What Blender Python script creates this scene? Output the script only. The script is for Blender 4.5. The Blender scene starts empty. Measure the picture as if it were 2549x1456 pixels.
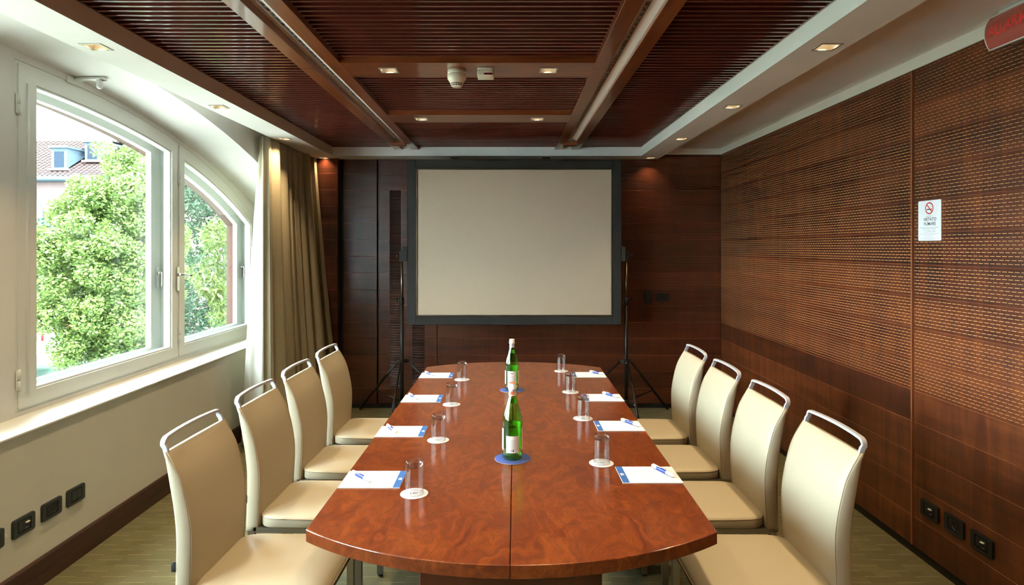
import bpy, bmesh, math, random
import numpy as np
from mathutils import Vector, Matrix
PI = math.pi
S = bpy.context.scene
C = S.collection

# ------------------------------------------------------------------ camera, sky, sun, exposure
cam_d = bpy.data.cameras.new('camera')
cam = bpy.data.objects.new('camera', cam_d); C.objects.link(cam)
cam.location = (0.0, 0.0, 1.55); cam.rotation_euler = (PI/2, 0, 0)
cam_d.sensor_fit = 'HORIZONTAL'; cam_d.sensor_width = 36.0
cam_d.lens = 36.0*1540.0/2549.0
cam_d.shift_x = (1274.5-1265.0)/2549.0
cam_d.shift_y = -(728.0-616.0)/2549.0
cam_d.clip_start = 0.02; cam_d.clip_end = 300
S.camera = cam

W = bpy.data.worlds.new('world'); S.world = W; W.use_nodes = True
wb = W.node_tree.nodes['Background']
wb.inputs['Color'].default_value = (0.87, 0.92, 1.0, 1); wb.inputs['Strength'].default_value = 33.0
sun_d = bpy.data.lights.new('sun', 'SUN'); sun_d.energy = 34.0; sun_d.angle = math.radians(1.0); sun_d.color = (1.0, 0.93, 0.78)
sun = bpy.data.objects.new('sun', sun_d); C.objects.link(sun)
sun.rotation_euler = Vector((-0.22, 0.66, -0.72)).to_track_quat('-Z', 'Y').to_euler()
LAMP_W = 4.3
LAMP_C = (1.0, 0.75, 0.43)
S.view_settings.view_transform = 'Standard'; S.view_settings.look = 'None'
S.view_settings.exposure = 0.24; S.view_settings.gamma = 1.0; S.view_settings.use_curve_mapping = False
S.cycles.max_bounces = 10; S.cycles.diffuse_bounces = 5; S.cycles.glossy_bounces = 4
S.cycles.transmission_bounces = 8; S.cycles.transparent_max_bounces = 12
S.cycles.sample_clamp_indirect = 6.0; S.cycles.use_denoising = True
S.cycles.caustics_reflective = False

# ------------------------------------------------------------------ materials
def newmat(name):
    m = bpy.data.materials.new(name); m.use_nodes = True
    nt = m.node_tree; b = nt.nodes['Principled BSDF']
    return m, nt, b
def srgb(r, g, b):
    f = lambda c: ((c/255+0.055)/1.055)**2.4 if c/255 > 0.04045 else c/255/12.92
    return (f(r), f(g), f(b), 1)
def pbr(name, col, rough=0.5, metal=0.0, coat=0.0, spec=0.5, **kw):
    m, nt, b = newmat(name)
    b.inputs['Base Color'].default_value = col if len(col) == 4 else (*col, 1)
    b.inputs['Roughness'].default_value = rough; b.inputs['Metallic'].default_value = metal
    b.inputs['Coat Weight'].default_value = coat; b.inputs['Specular IOR Level'].default_value = spec
    for k, v in kw.items(): b.inputs[k.replace('_', ' ')].default_value = v
    return m
def N(nt, t, **kw):
    n = nt.nodes.new(t)
    for k, v in kw.items(): setattr(n, k, v)
    return n
def ramp(nt, fac, stops, interp='LINEAR'):
    r = N(nt, 'ShaderNodeValToRGB'); r.color_ramp.interpolation = interp
    e = r.color_ramp.elements
    while len(e) < len(stops): e.new(0.5)
    for i, (p, c) in enumerate(stops): e[i].position = p; e[i].color = c if len(c) == 4 else (*c, 1)
    nt.links.new(fac, r.inputs[0]); return r
def bump(nt, b, h, strength=0.2, dist=0.002):
    n = N(nt, 'ShaderNodeBump'); n.inputs['Strength'].default_value = strength; n.inputs['Distance'].default_value = dist
    nt.links.new(h, n.inputs['Height']); nt.links.new(n.outputs[0], b.inputs['Normal']); return n
def position(nt, scale, obj=False):
    if obj:
        t = N(nt, 'ShaderNodeTexCoord'); out = t.outputs['Object']
    else:
        t = N(nt, 'ShaderNodeNewGeometry'); out = t.outputs['Position']
    mp = N(nt, 'ShaderNodeMapping'); mp.inputs['Scale'].default_value = scale
    nt.links.new(out, mp.inputs[0]); return mp.outputs[0]
def mixc(nt, fac, a, b, blend='MIX'):
    n = N(nt, 'ShaderNodeMix', data_type='RGBA', blend_type=blend)
    if isinstance(fac, float): n.inputs[0].default_value = fac
    else: nt.links.new(fac, n.inputs[0])
    for i, v in ((6, a), (7, b)):
        if isinstance(v, tuple): n.inputs[i].default_value = v
        else: nt.links.new(v, n.inputs[i])
    return n.outputs[2]
def math_(nt, op, a, b=None, c=None):
    n = N(nt, 'ShaderNodeMath', operation=op)
    for i, v in enumerate((a, b, c)):
        if v is None: continue
        if isinstance(v, (int, float)): n.inputs[i].default_value = v
        else: nt.links.new(v, n.inputs[i])
    return n.outputs[0]

def wood(name, dark, mid, light, scale, fig_scale, rough=0.35, coat=0.2, obj=False, vary=0.35, coat_rough=0.15, fig=0.5, coat_ior=1.5, bmp=0.06):
    m, nt, b = newmat(name)
    v = position(nt, scale, obj)
    n1 = N(nt, 'ShaderNodeTexNoise'); n1.inputs['Scale'].default_value = 1.0; n1.inputs['Detail'].default_value = 6; n1.inputs['Distortion'].default_value = 0.6
    nt.links.new(v, n1.inputs[0])
    v2 = position(nt, fig_scale, obj)
    n2 = N(nt, 'ShaderNodeTexNoise'); n2.inputs['Scale'].default_value = 1.0; n2.inputs['Detail'].default_value = 4; n2.inputs['Distortion'].default_value = 1.2
    nt.links.new(v2, n2.inputs[0])
    f = math_(nt, 'ADD', math_(nt, 'MULTIPLY', n1.outputs[0], 1-fig), math_(nt, 'MULTIPLY', n2.outputs[0], fig))
    oi = N(nt, 'ShaderNodeObjectInfo')
    f = math_(nt, 'ADD', f, math_(nt, 'MULTIPLY', math_(nt, 'SUBTRACT', oi.outputs['Random'], 0.5), vary))
    r = ramp(nt, f, [(0.30, dark), (0.5, mid), (0.72, light)])
    nt.links.new(r.outputs[0], b.inputs['Base Color'])
    b.inputs['Roughness'].default_value = rough; b.inputs['Coat Weight'].default_value = coat; b.inputs['Coat Roughness'].default_value = coat_rough; b.inputs['Coat IOR'].default_value = coat_ior
    if bmp > 0: bump(nt, b, n1.outputs[0], bmp, 0.001)
    return m

M = {}
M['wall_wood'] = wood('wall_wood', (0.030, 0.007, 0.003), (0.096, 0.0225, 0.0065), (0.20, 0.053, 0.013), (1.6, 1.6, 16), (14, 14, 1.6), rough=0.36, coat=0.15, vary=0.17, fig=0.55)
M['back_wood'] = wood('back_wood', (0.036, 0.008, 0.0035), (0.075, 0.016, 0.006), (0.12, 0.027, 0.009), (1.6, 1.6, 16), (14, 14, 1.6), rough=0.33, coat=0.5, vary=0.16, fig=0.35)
M['slat_wood'] = wood('slat_wood', (0.060, 0.009, 0.006), (0.095, 0.015, 0.009), (0.13, 0.022, 0.012), (2.0, 20, 20), (9, 2, 9), rough=0.30, coat=1.0, vary=0.10, coat_rough=0.08, coat_ior=1.75, bmp=0)
M['beam_wood'] = wood('beam_wood', (0.12, 0.026, 0.008), (0.19, 0.048, 0.014), (0.27, 0.078, 0.022), (26, 1.8, 26), (8, 2.5, 8), rough=0.30, coat=1.0, vary=0.10, coat_rough=0.09, coat_ior=1.65, bmp=0)
M['cross_wood'] = wood('cross_wood', (0.12, 0.026, 0.008), (0.19, 0.048, 0.014), (0.27, 0.078, 0.022), (1.8, 26, 26), (2.5, 8, 8), rough=0.30, coat=1.0, vary=0.06, coat_rough=0.09, coat_ior=1.65, bmp=0)
# cherry burl tabletop
def table_wood():
    m, nt, b = newmat('table_wood')
    v = position(nt, (4.6, 2.2, 4.0), True)
    n0 = N(nt, 'ShaderNodeTexNoise'); n0.inputs['Scale'].default_value = 1.3; n0.inputs['Detail'].default_value = 3; nt.links.new(v, n0.inputs[0])
    va = N(nt, 'ShaderNodeVectorMath', operation='MULTIPLY_ADD'); va.inputs[1].default_value = (1.6, 1.6, 1.6)
    nt.links.new(n0.outputs['Color'], va.inputs[0]); nt.links.new(v, va.inputs[2])
    n1 = N(nt, 'ShaderNodeTexNoise'); n1.inputs['Scale'].default_value = 2.6; n1.inputs['Detail'].default_value = 7; n1.inputs['Roughness'].default_value = 0.62; n1.inputs['Distortion'].default_value = 1.5
    nt.links.new(va.outputs[0], n1.inputs[0])
    w = N(nt, 'ShaderNodeTexNoise'); w.inputs['Scale'].default_value = 5.0; w.inputs['Detail'].default_value = 5; w.inputs['Distortion'].default_value = 2.5
    nt.links.new(va.outputs[0], w.inputs[0])
    vein = math_(nt, 'ABSOLUTE', math_(nt, 'SUBTRACT', w.outputs[0], 0.5))
    rv = ramp(nt, vein, [(0.0, (1, 1, 1)), (0.035, (0, 0, 0))])
    r = ramp(nt, n1.outputs[0], [(0.28, (0.100, 0.017, 0.005)), (0.48, (0.180, 0.036, 0.0080)), (0.70, (0.275, 0.064, 0.0115))])
    col = mixc(nt, math_(nt, 'MULTIPLY', rv.outputs[0], 0.5), r.outputs[0], (0.075, 0.013, 0.004, 1))
    nt.links.new(col, b.inputs['Base Color'])
    b.inputs['Roughness'].default_value = 0.34; b.inputs['Coat Weight'].default_value = 1.0; b.inputs['Coat Roughness'].default_value = 0.13; b.inputs['Coat IOR'].default_value = 1.5; b.inputs['Specular IOR Level'].default_value = 0.25
    return m
M['table_wood'] = table_wood()
M['table_dark'] = wood('table_dark', (0.05, 0.011, 0.004), (0.09, 0.02, 0.007), (0.13, 0.032, 0.010), (14, 14, 2), (6, 6, 2), rough=0.35, coat=0.2, obj=True, vary=0.05)
# routed groove that shows its pale core between drilled holes
def groove(name, core, hole, gap):
    m, nt, b = newmat(name)
    g = N(nt, 'ShaderNodeNewGeometry'); sx = N(nt, 'ShaderNodeSeparateXYZ'); nt.links.new(g.outputs['Position'], sx.inputs[0])
    along = math_(nt, 'ADD', sx.outputs['X'], sx.outputs['Y'])
    row = math_(nt, 'FLOOR', math_(nt, 'DIVIDE', math_(nt, 'SUBTRACT', sx.outputs['Z'], 0.829 - 0.00795), 0.0159))
    par = math_(nt, 'MULTIPLY', math_(nt, 'MODULO', row, 2.0), 0.5)
    fr = math_(nt, 'FRACT', math_(nt, 'ADD', math_(nt, 'DIVIDE', along, 0.032), par))
    r = ramp(nt, fr, [(0.0, hole), (gap, core)], 'CONSTANT')
    nt.links.new(r.outputs[0], b.inputs['Base Color']); b.inputs['Roughness'].default_value = 0.7
    return m
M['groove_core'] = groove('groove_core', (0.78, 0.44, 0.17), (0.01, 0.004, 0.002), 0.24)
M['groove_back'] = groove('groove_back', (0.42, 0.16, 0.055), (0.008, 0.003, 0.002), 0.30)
M['groove_dark'] = pbr('groove_dark', (0.012, 0.005, 0.003), 0.6)
M['trim_wood'] = pbr('trim_wood', (0.33, 0.10, 0.035), 0.35, coat=0.2)
M['black'] = pbr('black', (0.006, 0.006, 0.007), 0.5)
M['skirt_brown'] = wood('skirt_brown', (0.030, 0.010, 0.006), (0.048, 0.017, 0.010), (0.07, 0.026, 0.014), (20, 1.5, 20), (8, 2, 8), rough=0.45, coat=0.1, vary=0.0)
def plaster(name, col, rough=0.75):
    m, nt, b = newmat(name)
    n = N(nt, 'ShaderNodeTexNoise'); n.inputs['Scale'].default_value = 2.2; n.inputs['Detail'].default_value = 5
    nt.links.new(position(nt, (1, 1, 1)), n.inputs[0])
    r = ramp(nt, n.outputs[0], [(0.3, tuple(c*0.94 for c in col)), (0.7, tuple(min(1, c*1.03) for c in col))])
    nt.links.new(r.outputs[0], b.inputs['Base Color']); b.inputs['Roughness'].default_value = rough
    n2 = N(nt, 'ShaderNodeTexNoise'); n2.inputs['Scale'].default_value = 160; nt.links.new(position(nt, (1, 1, 1)), n2.inputs[0])
    bump(nt, b, n2.outputs[0], 0.05, 0.001)
    return m
M['plaster'] = plaster('plaster', (0.66, 0.645, 0.575))
M['vault_white'] = plaster('vault_white', (0.86, 0.86, 0.83))
M['ceiling_white'] = plaster('ceiling_white', (0.88, 0.87, 0.85), 0.6)
M['sill_white'] = plaster('sill_white', (0.84, 0.82, 0.76), 0.5)
M['frame_white'] = pbr('frame_white', (0.85, 0.87, 0.83), 0.35, coat=0.1)
M['chrome'] = pbr('chrome', (0.75, 0.74, 0.72), 0.22, 1.0)
M['brass_dark'] = pbr('brass_dark', (0.20, 0.17, 0.12), 0.3, 1.0)
M['steel'] = pbr('steel', (0.52, 0.52, 0.55), 0.32, 1.0)
M['alu_grey'] = pbr('alu_grey', (0.56, 0.56, 0.60), 0.40, 0.3)
M['alu_tan'] = pbr('alu_tan', (0.62, 0.56, 0.50), 0.4, 0.3)
M['rail_white'] = pbr('rail_white', (0.88, 0.87, 0.83), 0.4)
M['terracotta'] = plaster('terracotta', (0.060, 0.017, 0.008), 0.9)
# carpet
def carpet():
    m, nt, b = newmat('carpet')
    v = position(nt, (1, 1, 1))
    br = N(nt, 'ShaderNodeTexBrick'); br.offset = 0.5; br.inputs['Scale'].default_value = 1.0
    br.inputs['Color1'].default_value = (0.170, 0.150, 0.078, 1); br.inputs['Color2'].default_value = (0.140, 0.122, 0.062, 1)
    br.inputs['Mortar'].default_value = (0.155, 0.135, 0.07, 1); br.inputs['Mortar Size'].default_value = 0.002
    br.inputs['Brick Width'].default_value = 0.12; br.inputs['Row Height'].default_value = 0.052
    nt.links.new(v, br.inputs[0])
    g = N(nt, 'ShaderNodeNewGeometry'); sx = N(nt, 'ShaderNodeSeparateXYZ'); nt.links.new(g.outputs['Position'], sx.inputs[0])
    yy = math_(nt, 'DIVIDE', sx.outputs['Y'], 0.052)
    fy = math_(nt, 'FRACT', yy); ry = math_(nt, 'FLOOR', yy)
    fx = math_(nt, 'FRACT', math_(nt, 'ADD', math_(nt, 'DIVIDE', sx.outputs['X'], 0.24), math_(nt, 'MULTIPLY', math_(nt, 'MODULO', ry, 2.0), 0.5)))
    ln = math_(nt, 'MULTIPLY', math_(nt, 'LESS_THAN', fy, 0.09), math_(nt, 'LESS_THAN', fx, 0.5))
    col = mixc(nt, math_(nt, 'MULTIPLY', ln, 0.75), br.outputs[0], (0.30, 0.25, 0.12, 1))
    n = N(nt, 'ShaderNodeTexNoise'); n.inputs['Scale'].default_value = 420; n.inputs['Detail'].default_value = 2; nt.links.new(v, n.inputs[0])
    col = mixc(nt, 0.6, col, ramp(nt, n.outputs[0], [(0.3, (0.55, 0.55, 0.55)), (0.7, (1.35, 1.35, 1.35))]).outputs[0], 'MULTIPLY')
    nt.links.new(col, b.inputs['Base Color']); b.inputs['Roughness'].default_value = 0.95; b.inputs['Specular IOR Level'].default_value = 0.1
    bump(nt, b, n.outputs[0], 0.7, 0.004)
    return m
M['carpet'] = carpet()
# cream leather
def leather():
    m, nt, b = newmat('leather')
    n = N(nt, 'ShaderNodeTexNoise'); n.inputs['Scale'].default_value = 260; n.inputs['Detail'].default_value = 3
    nt.links.new(position(nt, (1, 1, 1), True), n.inputs[0])
    b.inputs['Base Color'].default_value = (0.465, 0.405, 0.29, 1)
    b.inputs['Roughness'].default_value = 0.42; b.inputs['Specular IOR Level'].default_value = 0.45
    bump(nt, b, n.outputs[0], 0.08, 0.0006)
    return m
M['leather'] = leather()
M['leather_seam'] = pbr('leather_seam', (0.42, 0.32, 0.20), 0.55)
M['label_black'] = pbr('label_black', (0.02, 0.02, 0.022), 0.7)
# glazing: straight-through with a fresnel sheen
def glazing(name, tint, ior=1.4):
    m = bpy.data.materials.new(name); m.use_nodes = True; nt = m.node_tree; nt.nodes.clear()
    o = N(nt, 'ShaderNodeOutputMaterial'); t = N(nt, 'ShaderNodeBsdfTransparent'); g = N(nt, 'ShaderNodeBsdfGlossy')
    t.inputs[0].default_value = tint; g.inputs['Roughness'].default_value = 0.02
    f = N(nt, 'ShaderNodeFresnel'); ge = N(nt, 'ShaderNodeNewGeometry')   # same sheen from both faces of the pane
    nt.links.new(math_(nt, 'ADD', math_(nt, 'MULTIPLY', ge.outputs['Backfacing'], 1/ior-ior), ior), f.inputs[0])
    mx = N(nt, 'ShaderNodeMixShader'); nt.links.new(f.outputs[0], mx.inputs[0]); nt.links.new(t.outputs[0], mx.inputs[1]); nt.links.new(g.outputs[0], mx.inputs[2])
    nt.links.new(mx.outputs[0], o.inputs[0]); return m
M['pane'] = glazing('pane', (0.93, 0.97, 0.96, 1))
def glass(name, col, rough=0.0, ior=1.48):
    m, nt, b = newmat(name)
    b.inputs['Base Color'].default_value = col; b.inputs['Roughness'].default_value = rough
    b.inputs['Transmission Weight'].default_value = 1.0; b.inputs['IOR'].default_value = ior
    return m
M['clear_glass'] = glass('clear_glass', (0.98, 0.98, 0.98, 1))
M['green_glass'] = glazing('green_glass', (0.72, 0.925, 0.58, 1), 1.55)
M['tumbler_wall'] = glazing('tumbler_wall', (0.975, 0.98, 0.985, 1), 1.95)
m_ = M['clear_glass']; nt_ = m_.node_tree; t_ = N(nt_, 'ShaderNodeBsdfTransparent'); x_ = N(nt_, 'ShaderNodeMixShader'); x_.inputs[0].default_value = 0.6
nt_.links.new(nt_.nodes['Principled BSDF'].outputs[0], x_.inputs[1]); nt_.links.new(t_.outputs[0], x_.inputs[2]); nt_.links.new(x_.outputs[0], nt_.nodes['Material Output'].inputs[0])
M['print_green'] = pbr('print_green', (0.04, 0.13, 0.03), 0.5)
M['paper'] = pbr('paper', (0.78, 0.78, 0.81), 0.6)
M['paper_label'] = pbr('paper_label', (0.84, 0.81, 0.76), 0.6)
M['print_blue'] = pbr('print_blue', (0.06, 0.16, 0.44), 0.25)
M['coaster_blue'] = pbr('coaster_blue', (0.045, 0.075, 0.27), 0.5)
M['ink_blue'] = pbr('ink_blue', (0.02, 0.05, 0.42), 0.3, coat=0.5)
M['ink_dark'] = pbr('ink_dark', (0.03, 0.03, 0.05), 0.5)
M['ink_grey'] = pbr('ink_grey', (0.42, 0.43, 0.46), 0.6)
M['plastic_white'] = pbr('plastic_white', (0.85, 0.86, 0.88), 0.3, coat=0.3)
M['plastic_cream'] = pbr('plastic_cream', (0.80, 0.74, 0.60), 0.4)
M['plastic_slate'] = pbr('plastic_slate', (0.030, 0.036, 0.040), 0.42)
M['plastic_black'] = pbr('plastic_black', (0.010, 0.011, 0.013), 0.4)
M['red_dark'] = pbr('red_dark', (0.16, 0.004, 0.008), 0.25, coat=0.4)
M['sign_red'] = pbr('sign_red', (0.40, 0.085, 0.065), 0.22, coat=0.5)
M['letter_red'] = pbr('letter_red', (0.80, 0.04, 0.04), 0.35)
M['clear_plastic'] = pbr('clear_plastic', (0.85, 0.86, 0.86), 0.1, coat=0.5)
M['red'] = pbr('red', (0.55, 0.02, 0.02), 0.5)
M['orange'] = pbr('orange', (0.85, 0.20, 0.06), 0.4)
M['screen_cloth'] = pbr('screen_cloth', (0.43, 0.33, 0.235), 0.7)
M['screen_frame'] = pbr('screen_frame', (0.022, 0.020, 0.018), 0.75, spec=0.25)
M['stand_black'] = pbr('stand_black', (0.016, 0.015, 0.014), 0.35, 0.4)
def curtain_mat(name, col, light, trans):
    m, nt, b = newmat(name)
    n = N(nt, 'ShaderNodeTexNoise'); n.inputs['Scale'].default_value = 1.0; n.inputs['Detail'].default_value = 3
    nt.links.new(position(nt, (60, 60, 420)), n.inputs[0])
    r = ramp(nt, n.outputs[0], [(0.35, col), (0.65, light)])
    nt.links.new(r.outputs[0], b.inputs['Base Color']); b.inputs['Roughness'].default_value = 0.36
    tr = N(nt, 'ShaderNodeBsdfTranslucent'); nt.links.new(r.outputs[0], tr.inputs[0])
    mx = N(nt, 'ShaderNodeMixShader'); mx.inputs[0].default_value = trans
    nt.links.new(b.outputs[0], mx.inputs[1]); nt.links.new(tr.outputs[0], mx.inputs[2])
    nt.links.new(mx.outputs[0], nt.nodes['Material Output'].inputs[0])
    bump(nt, b, n.outputs[0], 0.1, 0.001)
    return m
M['curtain'] = curtain_mat('curtain', (0.38, 0.325, 0.215), (0.45, 0.39, 0.265), 0.06)
M['lining'] = curtain_mat('lining', (0.78, 0.75, 0.66), (0.82, 0.79, 0.70), 0.35)
def lamp_mat(name, col, s):
    m = bpy.data.materials.new(name); m.use_nodes = True; nt = m.node_tree; nt.nodes.clear()
    o = N(nt, 'ShaderNodeOutputMaterial'); e = N(nt, 'ShaderNodeEmission'); e.inputs[0].default_value = (*col, 1); e.inputs[1].default_value = s
    nt.links.new(e.outputs[0], o.inputs[0]); return m
M['bulb'] = lamp_mat('bulb', (1.0, 0.82, 0.58), 3.0)
M['reflector'] = pbr('reflector', (0.90, 0.80, 0.62), 0.3, 0.3)
M['downlight_frame'] = pbr('downlight_frame', (0.50, 0.48, 0.45), 0.35, 0.6)
def leaf_mat(name, a, b_, trans=0.4):
    m, nt, b = newmat(name)
    g = N(nt, 'ShaderNodeNewGeometry')
    r = ramp(nt, g.outputs['Random Per Island'], [(0.0, a), (1.0, b_)])
    nt.links.new(r.outputs[0], b.inputs['Base Color']); b.inputs['Roughness'].default_value = 0.5
    tr = N(nt, 'ShaderNodeBsdfTranslucent'); nt.links.new(r.outputs[0], tr.inputs[0])
    mx = N(nt, 'ShaderNodeMixShader'); mx.inputs[0].default_value = trans
    nt.links.new(b.outputs[0], mx.inputs[1]); nt.links.new(tr.outputs[0], mx.inputs[2])
    nt.links.new(mx.outputs[0], nt.nodes['Material Output'].inputs[0]); return m
M['leaf_lime'] = leaf_mat('leaf_lime', (0.050, 0.105, 0.024), (0.17, 0.225, 0.055))
M['leaf_dark'] = leaf_mat('leaf_dark', (0.012, 0.036, 0.018), (0.028, 0.072, 0.032))
M['leaf_fresh'] = leaf_mat('leaf_fresh', (0.045, 0.085, 0.015), (0.10, 0.13, 0.03))
M['bark'] = wood('bark', (0.06, 0.045, 0.03), (0.12, 0.09, 0.06), (0.2, 0.15, 0.1), (8, 8, 2), (20, 20, 4), rough=0.9, coat=0.0)
M['lawn'] = plaster('lawn', (0.075, 0.10, 0.065), 0.95)
M['hedge'] = plaster('hedge', (0.02, 0.042, 0.03), 0.95)
M['gravel'] = plaster('gravel', (0.30, 0.29, 0.27), 0.9)
M['stone'] = plaster('stone', (0.18, 0.18, 0.18), 0.8)
M['house_wall'] = plaster('house_wall', (0.13, 0.085, 0.085), 0.9)
M['roof_tile'] = wood('roof_tile', (0.08, 0.037, 0.036), (0.11, 0.06, 0.058), (0.14, 0.085, 0.083), (3, 3, 3), (9, 9, 9), rough=0.85, coat=0.0, vary=0.0)
M['zinc'] = pbr('zinc', (0.050, 0.075, 0.10), 0.7, 0.0, spec=0.2)
M['shutter'] = pbr('shutter', (0.012, 0.019, 0.032), 0.85, spec=0.1)

# ------------------------------------------------------------------ mesh helpers
class MB:
    def __init__(s): s.v = []; s.f = []; s.m = []; s.sm = []
    def add(s, verts, faces, mi=0, smooth=False):
        o = len(s.v); s.v += [tuple(v) for v in verts]
        for f in faces: s.f.append([o+i for i in f]); s.m.append(mi); s.sm.append(smooth)
    def box(s, x0, x1, y0, y1, z0, z1, mi=0):
        s.add([(x0,y0,z0),(x1,y0,z0),(x1,y1,z0),(x0,y1,z0),(x0,y0,z1),(x1,y0,z1),(x1,y1,z1),(x0,y1,z1)],
              [(0,3,2,1),(4,5,6,7),(0,1,5,4),(1,2,6,5),(2,3,7,6),(3,0,4,7)], mi)
    def rbox(s, x0, x1, y0, y1, z0, z1, r=0.004, seg=2, mi=0, smooth=True, mat=None):
        bm = bmesh.new(); bmesh.ops.create_cube(bm, size=1)
        for v in bm.verts: v.co = Vector(((x0+x1)/2+v.co.x*(x1-x0), (y0+y1)/2+v.co.y*(y1-y0), (z0+z1)/2+v.co.z*(z1-z0)))
        bmesh.ops.bevel(bm, geom=list(bm.edges), offset=r, segments=seg, affect='EDGES', profile=0.5)
        if mat is not None: bm.transform(mat)
        s.bm(bm, mi, smooth)
    def bm(s, bm, mi=0, smooth=False):
        bm.verts.index_update()
        s.add([v.co[:] for v in bm.verts], [[v.index for v in f.verts] for f in bm.faces], mi, smooth); bm.free()
    def prism(s, poly, axis, a0, a1, mi=0, smooth=False):
        """polygon in the two other axes (cyclic order: x->(y,z), y->(x,z), z->(x,y)) extruded from a0 to a1"""
        def P(p, a):
            return {'x': (a, p[0], p[1]), 'y': (p[0], a, p[1]), 'z': (p[0], p[1], a)}[axis]
        n = len(poly); vs = [P(p, a0) for p in poly]+[P(p, a1) for p in poly]
        area = sum(poly[i][0]*poly[(i+1) % n][1]-poly[(i+1) % n][0]*poly[i][1] for i in range(n))
        if axis == 'y': area = -area
        if a1 < a0: area = -area
        q = [(i, (i+1) % n, n+(i+1) % n, n+i) for i in range(n)]
        caps = [list(range(n))[::-1], list(range(n, 2*n))]
        if area < 0: q = [f[::-1] for f in q]; caps = [c[::-1] for c in caps]
        o = len(s.v); s.add(vs, q, mi, smooth); 
        for c in caps: s.f.append([o+i for i in c]); s.m.append(mi); s.sm.append(False)
    def ring(s, outer, inner, axis, a0, a1, mi=0):
        """frame between two closed outlines with equal point counts, extruded"""
        def P(p, a): return {'x': (a, p[0], p[1]), 'y': (p[0], a, p[1]), 'z': (p[0], p[1], a)}[axis]
        n = len(outer)
        vs = [P(p, a) for a in (a0, a1) for o in (outer, inner) for p in o]
        fs = []
        for i in range(n):
            j = (i+1) % n
            fs += [(i, j, n+j, n+i), (2*n+j, 2*n+i, 3*n+i, 3*n+j), (j, i, 2*n+i, 2*n+j), (n+i, n+j, 3*n+j, 3*n+i)]
        s.add(vs, fs, mi)
    def tube(s, path, r, seg=10, mi=0, cap=True, smooth=True, sect=None, up=None):
        """sweep a circle (or 2D section) along a path"""
        P = [Vector(p) for p in path]; n = len(P)
        rr = r if isinstance(r, (list, tuple)) else [r]*n
        sec = sect or [(math.cos(2*PI*k/seg), math.sin(2*PI*k/seg)) for k in range(seg)]
        k = len(sec); vs = []; last = None
        for i in range(n):
            t = (P[min(i+1, n-1)]-P[max(i-1, 0)]).normalized()
            if up is not None: a = Vector(up)
            elif last is None: a = Vector((0, 0, 1)) if abs(t.z) < 0.9 else Vector((1, 0, 0))
            else: a = last
            u = (a-t*a.dot(t)).normalized(); w = t.cross(u); last = u
            for (c, d) in sec: vs.append(P[i]+u*(c*rr[i])+w*(d*rr[i]))
        fs = [(i*k+j, i*k+(j+1) % k, (i+1)*k+(j+1) % k, (i+1)*k+j) for i in range(n-1) for j in range(k)]
        s.add(vs, fs, mi, smooth)
        if cap:
            o = len(s.v)-len(vs)
            s.f.append([o+j for j in range(k)][::-1]); s.m.append(mi); s.sm.append(False)
            s.f.append([o+(n-1)*k+j for j in range(k)]); s.m.append(mi); s.sm.append(False)
    def lathe(s, prof, seg=32, mi=0, c=(0, 0, 0), axis='z', smooth=True, a0=0.0, a1=2*PI, sharp=False):
        full = abs(a1-a0-2*PI) < 1e-6; m = seg if full else seg+1; vs = []
        for (r, h) in prof:
            for k in range(m):
                a = a0+(a1-a0)*k/seg; x, y = r*math.cos(a), r*math.sin(a)
                p = {'z': (x, y, h), 'y': (x, h, y), 'x': (h, x, y)}[axis]
                vs.append((c[0]+p[0], c[1]+p[1], c[2]+p[2]))
        fs = []
        for i in range(len(prof)-1):
            for k in range(seg):
                k2 = (k+1) % m
                q = (i*m+k, i*m+k2, (i+1)*m+k2, (i+1)*m+k)
                fs.append(q if axis != 'y' else q[::-1])
        s.add(vs, fs, mi, smooth)
    def disc(s, c, r, seg=24, axis='z', flip=False, mi=0):
        vs = []
        for k in range(seg):
            a = 2*PI*k/seg; x, y = r*math.cos(a), r*math.sin(a)
            p = {'z': (x, y, 0), 'y': (x, 0, y), 'x': (0, x, y)}[axis]; vs.append((c[0]+p[0], c[1]+p[1], c[2]+p[2]))
        f = list(range(seg)); s.add(vs, [f[::-1] if flip else f], mi)
    def holed(s, x0, x1, y0, y1, z0, z1, holes, mi=0):
        xs = sorted({x0, x1, *[h[i] for h in holes for i in (0, 1)]}); ys = sorted({y0, y1, *[h[i] for h in holes for i in (2, 3)]})
        def solid(i, j):
            if i < 0 or j < 0 or i >= len(xs)-1 or j >= len(ys)-1: return False
            cx, cy = (xs[i]+xs[i+1])/2, (ys[j]+ys[j+1])/2
            return not any(h[0] < cx < h[1] and h[2] < cy < h[3] for h in holes)
        id_ = {}; vs = []
        def V(i, j, k):
            if (i, j, k) not in id_: id_[(i, j, k)] = len(vs); vs.append((xs[i], ys[j], z1 if k else z0))
            return id_[(i, j, k)]
        fs = []
        for i in range(len(xs)-1):
            for j in range(len(ys)-1):
                if not solid(i, j): continue
                fs.append((V(i,j,0), V(i,j+1,0), V(i+1,j+1,0), V(i+1,j,0))); fs.append((V(i,j,1), V(i+1,j,1), V(i+1,j+1,1), V(i,j+1,1)))
                if not solid(i-1, j): fs.append((V(i,j,0), V(i,j,1), V(i,j+1,1), V(i,j+1,0)))
                if not solid(i+1, j): fs.append((V(i+1,j,0), V(i+1,j+1,0), V(i+1,j+1,1), V(i+1,j,1)))
                if not solid(i, j-1): fs.append((V(i,j,0), V(i+1,j,0), V(i+1,j,1), V(i,j,1)))
                if not solid(i, j+1): fs.append((V(i,j+1,0), V(i,j+1,1), V(i+1,j+1,1), V(i+1,j+1,0)))
        s.add(vs, fs, mi)
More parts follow.
